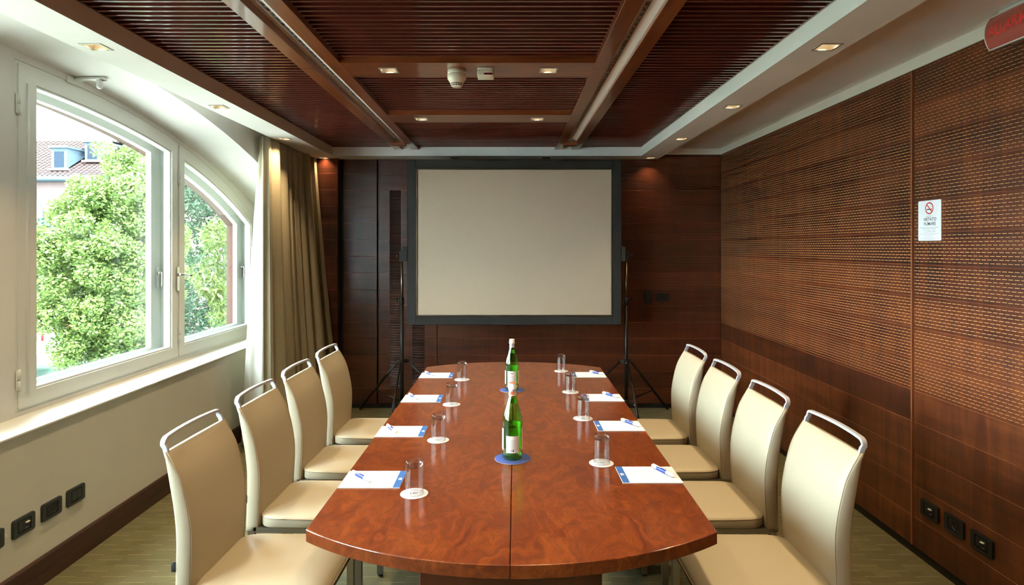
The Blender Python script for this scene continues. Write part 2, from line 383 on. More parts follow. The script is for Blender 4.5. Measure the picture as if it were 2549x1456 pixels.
    def strip(s, ds, lo, hi, xa, xb, mi=0):
        """solid between two curves over y, from x=xa to x=xb"""
        vs = []
        for d in ds: vs += [(xa, d, lo(d)), (xb, d, lo(d)), (xb, d, hi(d)), (xa, d, hi(d))]
        n = len(ds); fs = []
        for i in range(n-1):
            a = i*4; b = a+4
            for k in range(4): fs.append((a+k, a+(k+1) % 4, b+(k+1) % 4, b+k))
        fs += [(3, 2, 1, 0), ((n-1)*4, (n-1)*4+1, (n-1)*4+2, (n-1)*4+3)]
        s.add(vs, fs, mi)
    def mesh(s, name, mats):
        me = bpy.data.meshes.new(name); me.from_pydata(s.v, [], s.f); me.update()
        for m in (mats if isinstance(mats, (list, tuple)) else [mats]): me.materials.append(m)
        me.polygons.foreach_set('material_index', s.m); me.polygons.foreach_set('use_smooth', s.sm)
        return me
    def build(s, name, mats, parent=None, kind=None, loc=None, fix=False):
        me = s.mesh(name, mats)
        if fix:
            bm = bmesh.new(); bm.from_mesh(me); bmesh.ops.recalc_face_normals(bm, faces=bm.faces); bm.to_mesh(me); bm.free()
        return link(name, me, parent, kind, loc)
def link(name, me, parent=None, kind=None, loc=None):
    o = bpy.data.objects.new(name, me); C.objects.link(o)
    if parent is not None: o.parent = parent
    if kind: o['kind'] = kind
    if loc: o.location = loc
    return o
def thing(name, label, cat, loc=(0, 0, 0), rz=0.0, group=None):
    o = bpy.data.objects.new(name, None); C.objects.link(o); o.empty_display_size = 0.05
    o.location = loc; o.rotation_euler = (0, 0, rz); o['label'] = label; o['category'] = cat
    if group: o['group'] = group
    return o
def dup(root, loc, rz=0.0, label=None, group=None):
    r = root.copy(); C.objects.link(r); r.location = loc; r.rotation_euler = (0, 0, rz)
    if label: r['label'] = label
    if group: r['group'] = group
    def rec(src, dst):
        for ch in list(src.children):
            c = ch.copy(); C.objects.link(c); c.parent = dst; rec(ch, c)
    rec(root, r); return r
def tag(o, label, cat, group=None):
    o['label'] = label; o['category'] = cat
    if group: o['group'] = group
    return o
def bevel(o, w, seg=2):
    m = o.modifiers.new('bevel', 'BEVEL'); m.width = w; m.segments = seg; m.limit_method = 'ANGLE'; m.angle_limit = math.radians(40); return o
def text_geo(body, size, align='CENTER', bold=0.0):
    cu = bpy.data.curves.new('t', 'FONT'); cu.body = body; cu.size = size; cu.align_x = align; cu.align_y = 'CENTER'; cu.resolution_u = 3; cu.offset = bold
    ob = bpy.data.objects.new('t', cu); C.objects.link(ob); bpy.context.view_layer.update()
    me = bpy.data.meshes.new_from_object(ob.evaluated_get(bpy.context.evaluated_depsgraph_get()))
    vs = [v.co.copy() for v in me.vertices]; fs = [list(p.vertices) for p in me.polygons]
    bpy.data.objects.remove(ob); bpy.data.curves.remove(cu); bpy.data.meshes.remove(me)
    return vs, fs
def put_text(mb, body, size, cx, cz, y, sx=1.0, mi=0, align='CENTER', bold=0.0):
    vs, fs = text_geo(body, size, align, bold)
    mb.add([(cx+v.x*sx, y, cz+v.y) for v in vs], fs, mi)
def rrect(x0, x1, z0, z1, r, seg=5):
    out = []
    for (cx, cz, a) in ((x1-r, z0+r, -PI/2), (x1-r, z1-r, 0), (x0+r, z1-r, PI/2), (x0+r, z0+r, PI)):
        for k in range(seg+1): out.append((cx+r*math.cos(a+PI/2*k/seg), cz+r*math.sin(a+PI/2*k/seg)))
    return out
# ================================================================== ROOM SHELL
XR, XL, XW, YB, YF = 2.05, -2.15, -2.34, 5.97, -1.70     # right wall, left bench wall, window plane, back wall, wall behind camera
ZS, ZB, ZSOF, ZC = 2.482, 2.457, 2.40, 2.515               # slats, beam boards, soffit, slab
def structure(name, mb, mats, **kw): return mb.build(name, mats, kind='structure', **kw)
mb = MB(); mb.box(-2.62, XR+0.12, YF-0.1, YB+0.12, -0.12, 0.0); floor = structure('floor', mb, M['carpet'])

# ---- left wall: bench wall under the sill, pier, wall above the arch
D0 = 2.80
def vault(y): d = y-D0; return 2.487-0.0622*d*d-0.00028*d**4
def ftop(y): d = y-D0; return 2.435-0.0548*d*d-0.0023*d**4
def fslope(y): d = y-D0; return math.sqrt(1+(0.1096*d+0.0092*d**3)**2)
mb = MB()
mb.box(-2.62, XL, YF, YB+0.05, 0.0, 0.722)                                 # bench wall
wins = [(2.946, 4.372), (4.388, 5.70)]                                      # outer edges of the window frames along y
wins += [(2*D0-b, 2*D0-a) for a, b in wins]                                 # the arch is symmetric: its other half is beside the camera
ys_all = [YF+i*(YB+0.05-YF)/150 for i in range(151)]
mb.strip([y for y in ys_all], vault, lambda y: 2.66, -2.62, -1.97, 1)          # wall over the vault, curved underside
G = 0.012
def span(a, b, n=40): return [a+(b-a)*i/n for i in range(n+1)]
spans = sorted((a-G, b+G) for a, b in wins)
cur = YF
for a, b in spans:
    if a > cur+0.001: mb.strip(span(cur, a, 4), lambda y: 0.722, vault, -2.478, XW, 1)
    mb.strip(span(a, b, 4), lambda y: 0.722, lambda y: 0.765, -2.478, XW, 1)
    mb.strip(span(a, b, 40), lambda y: ftop(y)+0.012*fslope(y), vault, -2.478, XW, 1)
    cur = b
mb.strip(span(cur, YB+0.05, 4), lambda y: 0.722, vault, -2.478, XW, 1)
wall_left = structure('wall_left', mb, [M['plaster'], M['vault_white']])
# outer masonry skin, terracotta render
mb = MB(); cur = YF
ow = sorted((a+0.01, b-0.075 if b > 5.5 or b < 0.5 else b-0.03) for a, b in wins)
ow = [(2.97, 4.362), (4.400, 5.622)]; ow += [(2*D0-b, 2*D0-a) for a, b in ow]; ow.sort()
for a, b in ow:
    mb.strip(span(cur, a, 2), lambda y: -2.3, lambda y: 3.6, -2.557, -2.480)
    mb.strip(span(a, b, 2), lambda y: -2.3, lambda y: 0.80, -2.557, -2.480)
    mb.strip(span(a, b, 40), lambda y: ftop(y)-0.095*fslope(y), lambda y: 3.6, -2.557, -2.480)
    cur = b
mb.strip(span(cur, YB+0.3, 2), lambda y: -2.3, lambda y: 3.6, -2.557, -2.480)
outer = structure('wall_outer', mb, M['terracotta'])
mb = MB()
mb.prism([(XL+0.004, 0.722), (XL+0.012, 0.726), (XL+0.012, 0.733), (XL+0.005, 0.737), (XW, 0.741), (XW, 0.722)], 'y', YF, YB)
sill = structure('trim_1', mb, M['sill_white'])
mb = MB(); mb.box(-2.62, -2.48, YF, YB, 0.765, 0.80); ledge = structure('trim_2', mb, M['stone'])
mb = MB(); mb.prism([(XL, 0), (XL+0.016, 0), (XL+0.016, 0.055), (XL+0.013, 0.058), (XL+0.016, 0.061), (XL+0.016, 0.122), (XL+0.010, 0.130), (XL, 0.130)], 'y', YF, YB-0.05)
structure('baseboard_left', mb, M['skirt_brown'])

# ---- windows: fixed frame, inner sash, outer sash, two panes, handles, hinges
def outline(y0, y1, zb, off, n=28):
    pts = [(y0, zb), (y1, zb)]
    for i in range(n+1):
        y = y1+(y0-y1)*i/n; pts.append((y, ftop(y)-off*fslope(y)))
    return pts
def arch_ring(mb, y0, y1, zb, off, wl, wr, wb, wt, xa, xb):
    mb.ring(outline(y0, y1, zb, off), outline(y0+wl, y1-wr, zb+wb, off+wt), 'x', xa, xb)
def handle_mesh():
    mb = MB(); mb.prism(rrect(-0.014, 0.014, -0.075, 0.075, 0.013), 'x', 0.0, 0.009)
    mb.tube([(0.009, 0, 0.028), (0.030, 0, 0.028)], 0.010, 12)
    mb.tube([(0.030, 0, 0.034), (0.040, 0, 0.028), (0.042, 0, 0.01), (0.040, 0, -0.055), (0.036, 0, -0.066)], 1, sect=[(-0.009, -0.005), (0.009, -0.005), (0.009, 0.005), (-0.009, 0.005)], up=(0, 1, 0))
    return mb
def handle_turned():
    mb = MB(); mb.prism(rrect(-0.014, 0.014, -0.095, 0.075, 0.013), 'x', 0.0, 0.009)
    mb.tube([(0.009, 0, 0.018), (0.038, 0, 0.018)], 0.010, 12)
    mb.tube([(0.034, -0.030, 0.022), (0.040, 0.0, 0.018), (0.052, 0.05, 0.012), (0.058, 0.085, 0.008)], [0.008, 0.009, 0.008, 0.0075], 10)
    return mb
h_mesh = handle_mesh().mesh('handle', M['chrome']); ht_mesh = handle_turned().mesh('handle', M['chrome'])
def window(n, y0, y1, hinge_low, stile_l, stile_r, out_l, out_r, mirror=False):
    mb = MB(); arch_ring(mb, y0-0.010, y1+0.010, 0.765, -0.010, 0.013, 0.013, 0.013, 0.013, -2.479, XW-0.001)
    # depth liner between the two sashes
    arch_ring(mb, y0+0.003, y1-0.003, 0.778, 0.003, 0.030, 0.030, 0.030, 0.030, -2.44, -2.395)
    w = structure('window_%d' % n, mb, M['frame_white'])
    mb = MB(); arch_ring(mb, y0+0.004, y1-0.004, 0.779, 0.004, stile_l, stile_r, 0.072, 0.075, -2.392, -2.334)
    sash = mb.build('sash', M['frame_white'], w)
    mb = MB(); arch_ring(mb, y0+0.004+stile_l, y1-0.004-stile_r, 0.851, 0.079, 0.011, 0.011, 0.011, 0.011, -2.385, -2.343)
    mb.build('glazing_bead', M['frame_white'], sash)
    mb = MB(); mb.prism(outline(y0+0.012+stile_l, y1-0.012-stile_r, 0.859, 0.087), 'x', -2.366, -2.362); mb.build('glass_pane', M['pane'], sash)
    mb = MB(); arch_ring(mb, y0+0.016, y1-0.016, 0.79, 0.016, out_l, out_r, 0.078, 0.095, -2.476, -2.44)
    osash = mb.build('outer_sash', M['frame_white'], w)
    mb = MB(); mb.prism(outline(y0+0.014+out_l, y1-0.014-out_r, 0.866, 0.109), 'x', -2.462, -2.458); mb.build('glass_pane', M['pane'], osash)
    hy = y1-0.016-out_r*0.5 if not mirror else y0+0.016+out_l*0.5
    link('handle', h_mesh, osash, loc=(-2.44, hy, 1.345))
    # cover strip and hinges on the hinge stile
    hs = y0 if not mirror else y1
    if n == 1:
        mb = MB(); mb.rbox(-2.336, -2.326, y0+0.050, y0+0.066, 0.84, 2.345, 0.002); mb.build('cover_strip', M['frame_white'], sash)
        link('handle', ht_mesh, sash, loc=(-2.334, 4.372-0.010, 1.34))
    for z in ((0.915, ftop(hs)-0.20) if n in (1, 3) else (0.93, ftop(hs)-0.24)):
        mb = MB()
        for dz in (0.0, 0.054): mb.lathe([(0.0, dz), (0.008, dz), (0.008, dz+0.05), (0.0, dz+0.05)], 12, c=(-2.330, hs, z-0.05))
        mb.box(-2.336, -2.331, hs-0.012, hs+0.012, z-0.045, z+0.05); mb.build('hinge', M['frame_white'], w)
    return w
window(1, 2.946, 4.372, 0, 0.112, 0.072, 0.13, 0.130)
window(2, 4.388, 5.700, 0, 0.070, 0.072, 0.130, 0.120)
window(3, 2*D0-4.372, 2*D0-2.946, 0, 0.072, 0.112, 0.130, 0.13, True)
window(4, 2*D0-5.700, 2*D0-4.388, 0, 0.072, 0.070, 0.120, 0.130, True)

# ---- wooden walls of routed planks
SEAMS = [0.043]+[0.193+0.159*k for k in range(15)]      # 0.193 ... 2.419
SEAMS.append(2.446)
def plank(parent, along, a0, a1, plane, z0, z1, grooves, mats, name='plank', depth=0.012, ch=0.0016, gw=0.0021, gd=0.003):
    """profile in (depth, z); outward face at plane; along 'y' faces -x, along 'x' faces -y"""
    pr = [(depth, z0+0.0004, 0), (ch, z0+0.0004, 2), (0.0, z0+ch, 0)]
    for g in grooves:
        if z0+0.004 < g < z1-0.004:
            pr += [(0.0, g-gw/2, 1), (gd, g-gw/2, 1), (gd, g+gw/2, 1), (0.0, g+gw/2, 0)]
    pr += [(0.0, z1-ch, 2), (ch, z1-0.0004, 0), (depth, z1-0.0004, 0)]
    vs = []
    for a in (a0, a1):
        for d, z, _ in pr: vs.append((plane+d, a, z) if along == 'y' else (a, plane+d, z))
    n = len(pr); mb = MB()
    for i in range(n-1):
        q = (i, i+1, n+i+1, n+i)
        mb.v = vs
        mb.f.append(list(q if along == 'x' else q[::-1])); mb.m.append(pr[i][2]); mb.sm.append(False)
    e0 = list(range(n)); e1 = list(range(n, 2*n))
    mb.f += [e0[::-1] if along == 'x' else e0, e1 if along == 'x' else e1[::-1]]; mb.m += [0, 0]; mb.sm += [False, False]
    return mb.build(name, [*mats, M['trim_wood']], parent)
def grooves_for(z0, z1): return [z0+0.0159*k for k in range(1, 10) if z0+0.0159*k < z1-0.004] if z0 > 0.82 else []
mb = MB(); mb.box(XR+0.012, XR+0.12, YF, YB+0.1, 0.0, 2.66)
wall_right = structure('wall_right', mb, M['black'])
JR = 3.135
for a0, a1 in ((JR+0.012, YB-0.002), (0.40, JR-0.010), (YF, 0.376)):
    for z0, z1 in zip(SEAMS[:-1], SEAMS[1:]):
        plank(wall_right, 'y', a0, a1, XR, z0, z1, grooves_for(z0, z1), [M['wall_wood'], M['groove_core']])
mb = MB(); mb.box(XR-0.003, XR+0.012, JR+0.002, JR+0.011, 0.043, 2.446); mb.build('joint_strip', M['trim_wood'], wall_right)
mb = MB(); mb.box(XR+0.006, XR+0.012, YF, YB, 0.0, 0.043); structure('baseboard_right', mb, M['black'])

mb = MB(); mb.box(-2.62, XR+0.12, YB+0.030, YB+0.13, 0.0, 2.66)
wall_back = structure('wall_back', mb, M['black'])
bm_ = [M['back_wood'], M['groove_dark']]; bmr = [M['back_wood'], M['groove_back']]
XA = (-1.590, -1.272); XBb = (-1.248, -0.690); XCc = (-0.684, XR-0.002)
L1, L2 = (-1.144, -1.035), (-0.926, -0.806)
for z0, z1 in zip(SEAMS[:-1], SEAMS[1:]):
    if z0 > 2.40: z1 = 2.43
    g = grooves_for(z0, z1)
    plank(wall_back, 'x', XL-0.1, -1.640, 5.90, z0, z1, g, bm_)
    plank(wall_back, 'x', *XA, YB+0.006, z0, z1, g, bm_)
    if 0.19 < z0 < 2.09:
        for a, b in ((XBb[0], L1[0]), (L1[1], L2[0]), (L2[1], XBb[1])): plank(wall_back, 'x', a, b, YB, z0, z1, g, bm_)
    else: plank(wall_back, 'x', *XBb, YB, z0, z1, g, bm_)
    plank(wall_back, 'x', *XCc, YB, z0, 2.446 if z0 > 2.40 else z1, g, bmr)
mb = MB(); mb.box(XL-0.1, -1.640, 5.912, YB+0.1, 0.0, 2.43); mb.build('pier_core', M['black'], wall_back)
mb = MB(); mb.box(-1.640, -1.624, 5.893, YB+0.05, 0.043, 2.43); mb.build('pier_edging', M['back_wood'], wall_back)
for x in (-1.272, -1.252): 
    mb = MB(); mb.box(x, x+0.004, YB-0.002, YB+0.03, 0.043, 2.43); mb.build('panel_edging', M['back_wood'], wall_back)
for (a, b) in (L1, L2):
    mb = MB(); z = 0.20
    while z < 2.165:
        mb.prism([(YB+0.001, z), (YB+0.004, z+0.0075), (YB+0.028, z+0.0105), (YB+0.028, z+0.004)], 'x', a+0.001, b-0.001); z += 0.0163
    o = mb.build('louver_slats', M['back_wood'], wall_back); o['kind'] = 'stuff'
mb = MB(); mb.box(-1.62, XR, YB+0.010, YB+0.03, 0.0, 0.043); mb.box(XL, -1.64, 5.905, YB, 0, 0.043); structure('baseboard_back', mb, M['black'])
mb = MB(); mb.box(-2.62, XR+0.12, YF-0.12, YF, 0.0, 2.66); structure('wall_front', mb, M['back_wood'])

# ---- ceiling
mb = MB(); mb.box(-2.62, XR+0.12, YF-0.12, YB+0.13, ZC, ZC+0.14)
ceiling = structure('ceiling', mb, M['ceiling_white'])
XS0, XS1, XS2, XS3 = -1.840, -1.630, 1.235, 1.440        # left soffit, right soffit
YN0, YN1 = -1.25, -1.05                                    # cross soffit behind the camera
H = 0.041
left_y = [0.42, 1.52, 2.62, 3.73, 4.83, 5.86]
spots_left = [(-1.745, y) for y in left_y]; spots_right = [(1.350, y) for y in left_y]; spots_back = [(-0.510, 5.862), (0.362, 5.862)]
holes = [(x-H, x+H, y-H, y+H) for x, y in spots_left+spots_right+spots_back]
def sel(x0, x1, y0, y1): return [h for h in holes if h[0] > x0 and h[1] < x1 and h[2] > y0 and h[3] < y1]
def soffit(x0, x1, y0, y1, inner, outer_):
    mb = MB(); mb.holed(x0, x1, y0, y1, ZSOF, ZSOF+0.012, sel(x0, x1, y0, y1))
    for (a, b, c, d) in inner+outer_: mb.box(a, b, c, d, ZSOF+0.012, ZC+0.002)
    return mb.build('soffit_beam', M['ceiling_white'], ceiling)
soffit(XS0, XS1, YN0, YB, [(XS1-0.012, XS1, YN1, 5.74)], [(XS0, XS0+0.012, YN0, YB)])
soffit(XS2, XS3, YN0, YB, [(XS2, XS2+0.012, YN1, 5.74)], [(XS3-0.012, XS3, YN0, YB)])
soffit(XS1, XS2, 5.74, YB, [(XS1, XS2, 5.74, 5.752)], [])
soffit(XS1, XS2, YN0, YN1, [(XS1, XS2, YN1-0.012, YN1)], [])
# perimeter recess ceiling and white cornice on the right, back filler on top of the panelling
mb = MB(); mb.box(XS3, XR+0.012, YF, YB+0.03, 2.503, ZC+0.002); mb.build('recess_panel', M['ceiling_white'], ceiling)
mb = MB(); mb.box(XR-0.006, XR+0.012, YF, YB+0.03, 2.446, 2.503); structure('trim_3', mb, M['ceiling_white'])
mb = MB(); mb.box(XS3, XR-0.006, YB-0.006, YB+0.03, 2.446, 2.503); structure('trim_4', mb, M['ceiling_white'])

# ---- ribbed timber ceiling: every slat a piece
PITCH = 0.0477
bays = [(XS1, -1.055), (-0.830, 0.430), (0.659, XS2)]
def slat_profile(mb, y, x0, x1):
    mb.prism([(y+0.0350, ZS+0.001), (y+0.0358, ZS), (y+0.0469, ZS), (y+0.0477, ZS+0.001), (y+0.0477, ZS+0.0185), (y+0.0350, ZS+0.0185)], 'x', x0, x1)
slat_meshes = []
for b in bays:
    m_ = MB(); slat_profile(m_, 0.0, *b); slat_meshes.append(m_.mesh('slat', M['slat_wood']))
for b in bays:
    mb = MB(); mb.box(b[0], b[1], YN1, 5.74, ZS+0.018, ZC); mb.build('slat_backing', M['groove_dark'], ceiling)
n_s = int((5.74-1.45)/PITCH)
for me in slat_meshes:
    for k in range(n_s): link('slat', me, ceiling, loc=(0, 5.74-PITCH*(k+1), 0))
mb = MB(); y = 5.74-PITCH*(n_s+1)
while y > YN1:
    for b in bays: slat_profile(mb, y, *b)
    y -= PITCH
mb.build('slat_field', M['slat_wood'], ceiling, kind='stuff')
for x_ in (XS1, XS2-0.009):
    mb = MB(); mb.box(x_, x_+0.009, YN1, 5.74, ZS-0.001, ZC); mb.build('edge_batten', M['slat_wood'], ceiling)
# twin boards of the two long beams, with the ventilation slot between
def beam(x0, x1, x2, x3, tag_):
    for (a, b) in ((x0, x1), (x2, x3)):
        for (c, d) in ((YN1, 3.138), (3.1395, 5.739)):
            mb = MB(); mb.rbox(a, b, c, d, ZB, ZC+0.001, 0.002, 1, smooth=False); mb.build('beam_board', M['beam_wood'], ceiling)
    mb = MB(); mb.rbox(x1-0.030, x2+0.012, 5.335, 5.405, 2.434, 2.4575, 0.003, 1, smooth=False); mb.build('end_block', M['beam_wood'], ceiling)
beam(-1.055, -0.984, -0.900, -0.830, 'left'); beam(0.430, 0.503, 0.587, 0.659, 'right')
def diffuser(name, label, xa, xb, slot0, slot1):
    """metal slot diffuser lying between beam boards: xa..xb clear width, slot0..slot1 the open slot"""
    t = thing(name, label, 'air vent', (xa, 0, 2.486), 0, 'slot diffusers in the ceiling beams')
    mb = MB(); mb.box(0.0005, slot0-xa, YN1, 5.33, 0.004, 0.012); mb.build('flat_rail', M['alu_tan'], t)
    mb = MB(); mb.box(slot0-xa-0.003, slot0-xa, YN1, 5.33, -0.002, 0.004); mb.box(slot1-xa, slot1-xa+0.003, YN1, 5.33, -0.002, 0.012); mb.build('lip', M['alu_grey'], t)
    mb = MB(); mb.prism([(slot1-xa+0.003, -0.002), (xb-xa-0.0005, -0.013), (xb-xa-0.0005, 0.012), (slot1-xa+0.003, 0.012)], 'y', YN1, 5.33); mb.build('bright_rail', M['rail_white'], t)
    mb = MB(); mb.box(slot0-xa, slot1-xa, YN1, 5.33, 0.024, 0.028); mb.build('duct', M['black'], t)
    mb = MB(); y = YN1+0.03
    while y < 5.32: mb.box(slot0-xa, slot1-xa, y, y+0.012, 0.003, 0.010); y += 0.0535
    mb.build('slot_spacers', M['alu_tan'], t, kind='stuff')
diffuser('slot_diffuser', 'long metal slot diffuser in the ceiling beam nearer the window', -0.984, -0.900, -0.953, -0.936)
diffuser('slot_diffuser', 'long metal slot diffuser in the ceiling beam nearer the panelled side wall', 0.503, 0.587, 0.527, 0.544)
# cross boards carrying lights
spots_cross = [(x, y) for y in (4.362, 3.165, 1.975, 0.780) for x in (-0.611, 0.205)]
for y0, y1 in ((4.237, 4.487), (3.040, 3.290), (1.850, 2.100), (0.655, 0.905)):
    hs = [(x-H, x+H, y-H, y+H) for x, y in spots_cross if y0 < y < y1]
    mb = MB(); mb.holed(-0.829, 0.429, y0, y1, ZB, ZB+0.012, hs); mb.box(-0.829, 0.429, y0, y0+0.012, ZB+0.012, ZC); mb.box(-0.829, 0.429, y1-0.012, y1, ZB+0.012, ZC)
    mb.build('cross_board', M['cross_wood'], ceiling)

# ================================================================== DOWNLIGHTS
def downlight_parts():
    a = MB(); a.holed(-0.046, 0.046, -0.046, 0.046, -0.003, 0.0, [(-0.0375, 0.0375, -0.0375, 0.0375)])
    b = MB(); i, h = 0.038, 0.044
    b.add([(-i,-i,0),(i,-i,0),(i,i,0),(-i,i,0),(-i,-i,h),(i,-i,h),(i,i,h),(-i,i,h)], [(0,1,5,4),(1,2,6,5),(2,3,7,6),(3,0,4,7),(4,5,6,7)])
    b.add([(-i-.0012,-i-.0012,0),(i+.0012,-i-.0012,0),(i+.0012,i+.0012,0),(-i-.0012,i+.0012,0),(-i-.0012,-i-.0012,h+.001),(i+.0012,-i-.0012,h+.001),(i+.0012,i+.0012,h+.001),(-i-.0012,i+.0012,h+.001)], [(0,4,5,1),(1,5,6,2),(2,6,7,3),(3,7,4,0),(4,7,6,5)])
    c = MB(); c.lathe([(0.0, 0.030), (0.012, 0.030), (0.017, 0.034), (0.024, 0.044)], 20)
    return a.mesh('trim_frame', M['downlight_frame']), b.mesh('housing', M['reflector']), c
fr_me, ho_me, lc = downlight_parts(); lamp_on = lc.mesh('lamp', M['bulb']); lamp_off = lc.mesh('lamp', M['plastic_black'])
ho_off = ho_me.copy(); ho_off.materials[0] = M['plastic_black']
area_d = bpy.data.lights.new('downlight_beam', 'AREA'); area_d.shape = 'DISK'; area_d.size = 0.05; area_d.energy = LAMP_W; area_d.color = LAMP_C; area_d.spread = math.radians(100)
area_e = area_d.copy(); area_e.energy = LAMP_W*0.26
def downlight(x, y, z, label, on=True):
    t = thing('downlight', label, 'light', (x, y, z), 0, 'recessed square downlights')
    link('trim_frame', fr_me, t); link('housing', ho_me if on else ho_off, t); link('lamp', lamp_on if on else lamp_off, t)
    if on:
        l = bpy.data.objects.new('downlight_beam', area_e if y > 5.5 else area_d); C.objects.link(l); l.parent = t; l.location = (0, 0, 0.016)
order = ['sixth', 'fifth', 'fourth', 'third', 'second', 'first']
for side, sp in (('left', spots_left), ('right', spots_right)):
    for k, (x, y) in enumerate(sp):
        downlight(x, y, ZSOF, 'recessed square downlight in the white soffit on the %s, %s from the back wall' % ('window side' if side == 'left' else 'panelled side', order[k]))
for (x, y), w_ in zip(spots_back, ('left', 'right')): downlight(x, y, ZSOF, 'dark unlit square downlight above the %s half of the projection screen' % w_, False)
for k, (x, y) in enumerate(spots_cross):
    downlight(x, y, ZB, 'square downlight on the %s wooden cross board from the back, %s end' % (['first', 'second', 'third', 'fourth'][k//2], 'window' if k % 2 == 0 else 'panelled wall'))
# ================================================================== TABLE
TX, TY, TR = 0.0215, 2.980, math.radians(-0.67)
table = thing('conference_table', 'long cherry burl conference table with bowed ends and a middle seam', 'table', (TX, TY, 0), TR)
hw, hl, sag = 0.589, 1.209, 0.195
def arc(x0, x1, sgn, n=28):
    R = (hw*hw+sag*sag)/(2*sag); out = []
    for i in range(n+1):
        x = x0+(x1-x0)*i/n; out.append((x, sgn*(hl+sag-(R-math.sqrt(R*R-x*x)))))
    return out
for a, b in ((-hw, -0.0007), (0.0007, hw)):
    mb = MB(); mb.prism(arc(a, b, -1)+arc(b, a, 1), 'z', 0.704, 0.740)
    o = mb.build('tabletop_leaf', M['table_wood'], table); bevel(o, 0.0025, 2)
for y in (-1.235, 1.235):
    mb = MB(); mb.rbox(-0.255, 0.255, y-0.02, y+0.02, 0.0, 0.704, 0.003, 1, smooth=False); mb.build('panel_leg', M['table_dark'], table)
mb = MB(); mb.rbox(-0.02, 0.02, -1.215, 1.215, 0.30, 0.62, 0.003, 1, smooth=False); mb.build('stretcher', M['table_dark'], table)

# ================================================================== CHAIRS
REAR = [(-0.283, 0.380), (-0.281, 0.464), (-0.278, 0.566), (-0.279, 0.629), (-0.287, 0.704), (-0.305, 0.803), (-0.318, 0.876), (-0.320, 0.884)]
FRONT = [(-0.236, 0.380), (-0.231, 0.464), (-0.226, 0.566), (-0.226, 0.629), (-0.238, 0.704), (-0.262, 0.803), (-0.300, 0.872), (-0.310, 0.885)]
def lerp_list(L, n):
    zs = np.array([p[1] for p in L]); xs = np.array([p[0] for p in L]); z = np.linspace(zs[0], zs[-1], n)
    # smooth interpolation
    x = np.interp(z, zs, xs)
    for _ in range(3): x[1:-1] = 0.25*x[:-2]+0.5*x[1:-1]+0.25*x[2:]
    return list(zip(x, z))
def back_mesh():
    mb = MB(); n = 26; R_ = lerp_list(REAR, n); F_ = lerp_list(FRONT, n); hwid = 0.198; secs = []
    ny = 13
    for i in range(n):
        (xr, zr), (xf, zf) = R_[i], F_[i]; th = xf-xr; crown = 0.012*min(1, (n-1-i)/6.0)
        w = hwid*(1.0-0.02*max(0, (i/(n-1)-0.6)))
        sec = []
        for k in range(ny):                       # front, left to right, crowned
            t = -1+2*k/(ny-1); y = t*(w-0.004)
            sec.append((xf+crown*(1-abs(t)**2.5), y, zf))
        sec.append((xf-min(0.004, th*0.25), w, zf))
        sec.append((xr+min(0.008, th*0.3), w, zr))
        for k in range(ny): t = 1-2*k/(ny-1); sec.append((xr-0.004*(1-t*t), t*(w-0.006), zr))
        sec.append((xr+min(0.008, th*0.3), -w, zr)); sec.append((xf-min(0.004, th*0.25), -w, zf))
        secs.append(sec)
    k = len(secs[0]); vs = [p for s_ in secs for p in s_]
    fs = [(i*k+j, i*k+(j+1) % k, (i+1)*k+(j+1) % k, (i+1)*k+j) for i in range(n-1) for j in range(k)]
    mb.add(vs, fs, 0, True)
    mb.f.append(list(range(k))[::-1]); mb.m.append(0); mb.sm.append(False)
    mb.f.append([(n-1)*k+j for j in range(k)]); mb.m.append(0); mb.sm.append(False)
    seams = [[secs[i][0] for i in range(n)], [secs[i][ny-1] for i in range(n)]]
    return mb, seams
def seat_mesh():
    mb = MB(); x0, x1, hy = -0.232, 0.208, 0.207; nx, ny = 18, 16
    def top(x, y):
        u = (x-x0)/(x1-x0); v = abs(y)/hy
        z = 0.440+0.018*(1-v**3)*(1-max(0, (u-0.80)/0.20)**2)*min(1, 0.55+u*2)
        if u > 0.82: z -= 0.020*((u-0.82)/0.18)**2
        return z
    out = []
    m = 48
    for k in range(m):                           # superelliptic plan with tight corners
        a = 2*PI*k/m; c, s_ = math.cos(a), math.sin(a); e = 0.22
        px = (abs(c)**e)*(1 if c >= 0 else -1); py = (abs(s_)**e)*(1 if s_ >= 0 else -1)
        f = 1.0-0.05*(px < 0)*abs(px)**4
        out.append(((x0+x1)/2+px*(x1-x0)/2, py*hy*f))
    cx = (x0+x1)/2; rings = []
    for t in (0.0, 0.25, 0.5, 0.72, 0.88, 0.96): rings.append([(cx+(p[0]-cx)*t, p[1]*t, top(cx+(p[0]-cx)*t, p[1]*t)) for p in out])
    zr = lambda p: top(*p)
    rings.append([(cx+(p[0]-cx)*0.992, p[1]*0.992, zr(p)-0.003) for p in out])
    rings.append([(p[0], p[1], zr(p)-0.008) for p in out])
    rings.append([(p[0], p[1], 0.402) for p in out])
    rings.append([(cx+(p[0]-cx)*0.985, p[1]*0.985, 0.396) for p in out])
    rings.append([(cx+(p[0]-cx)*0.3, p[1]*0.3, 0.396) for p in out])
    vs = [p for r in rings for p in r]; fs = []
    for i in range(len(rings)-1):
        for j in range(m): fs.append((i*m+j, (i+1)*m+j, (i+1)*m+(j+1) % m, i*m+(j+1) % m))
    mb.add(vs, fs, 0, True)
    seam = [(p[0], p[1], zr(p)-0.006) for p in out]; seam.append(seam[0])
    return mb, seam
back_mb, seams = back_mesh(); seat_mb, seat_seam = seat_mesh()
CH = {}
CH['back'] = back_mb.mesh('backrest', M['leather']); CH['seat'] = seat_mb.mesh('seat', M['leather'])
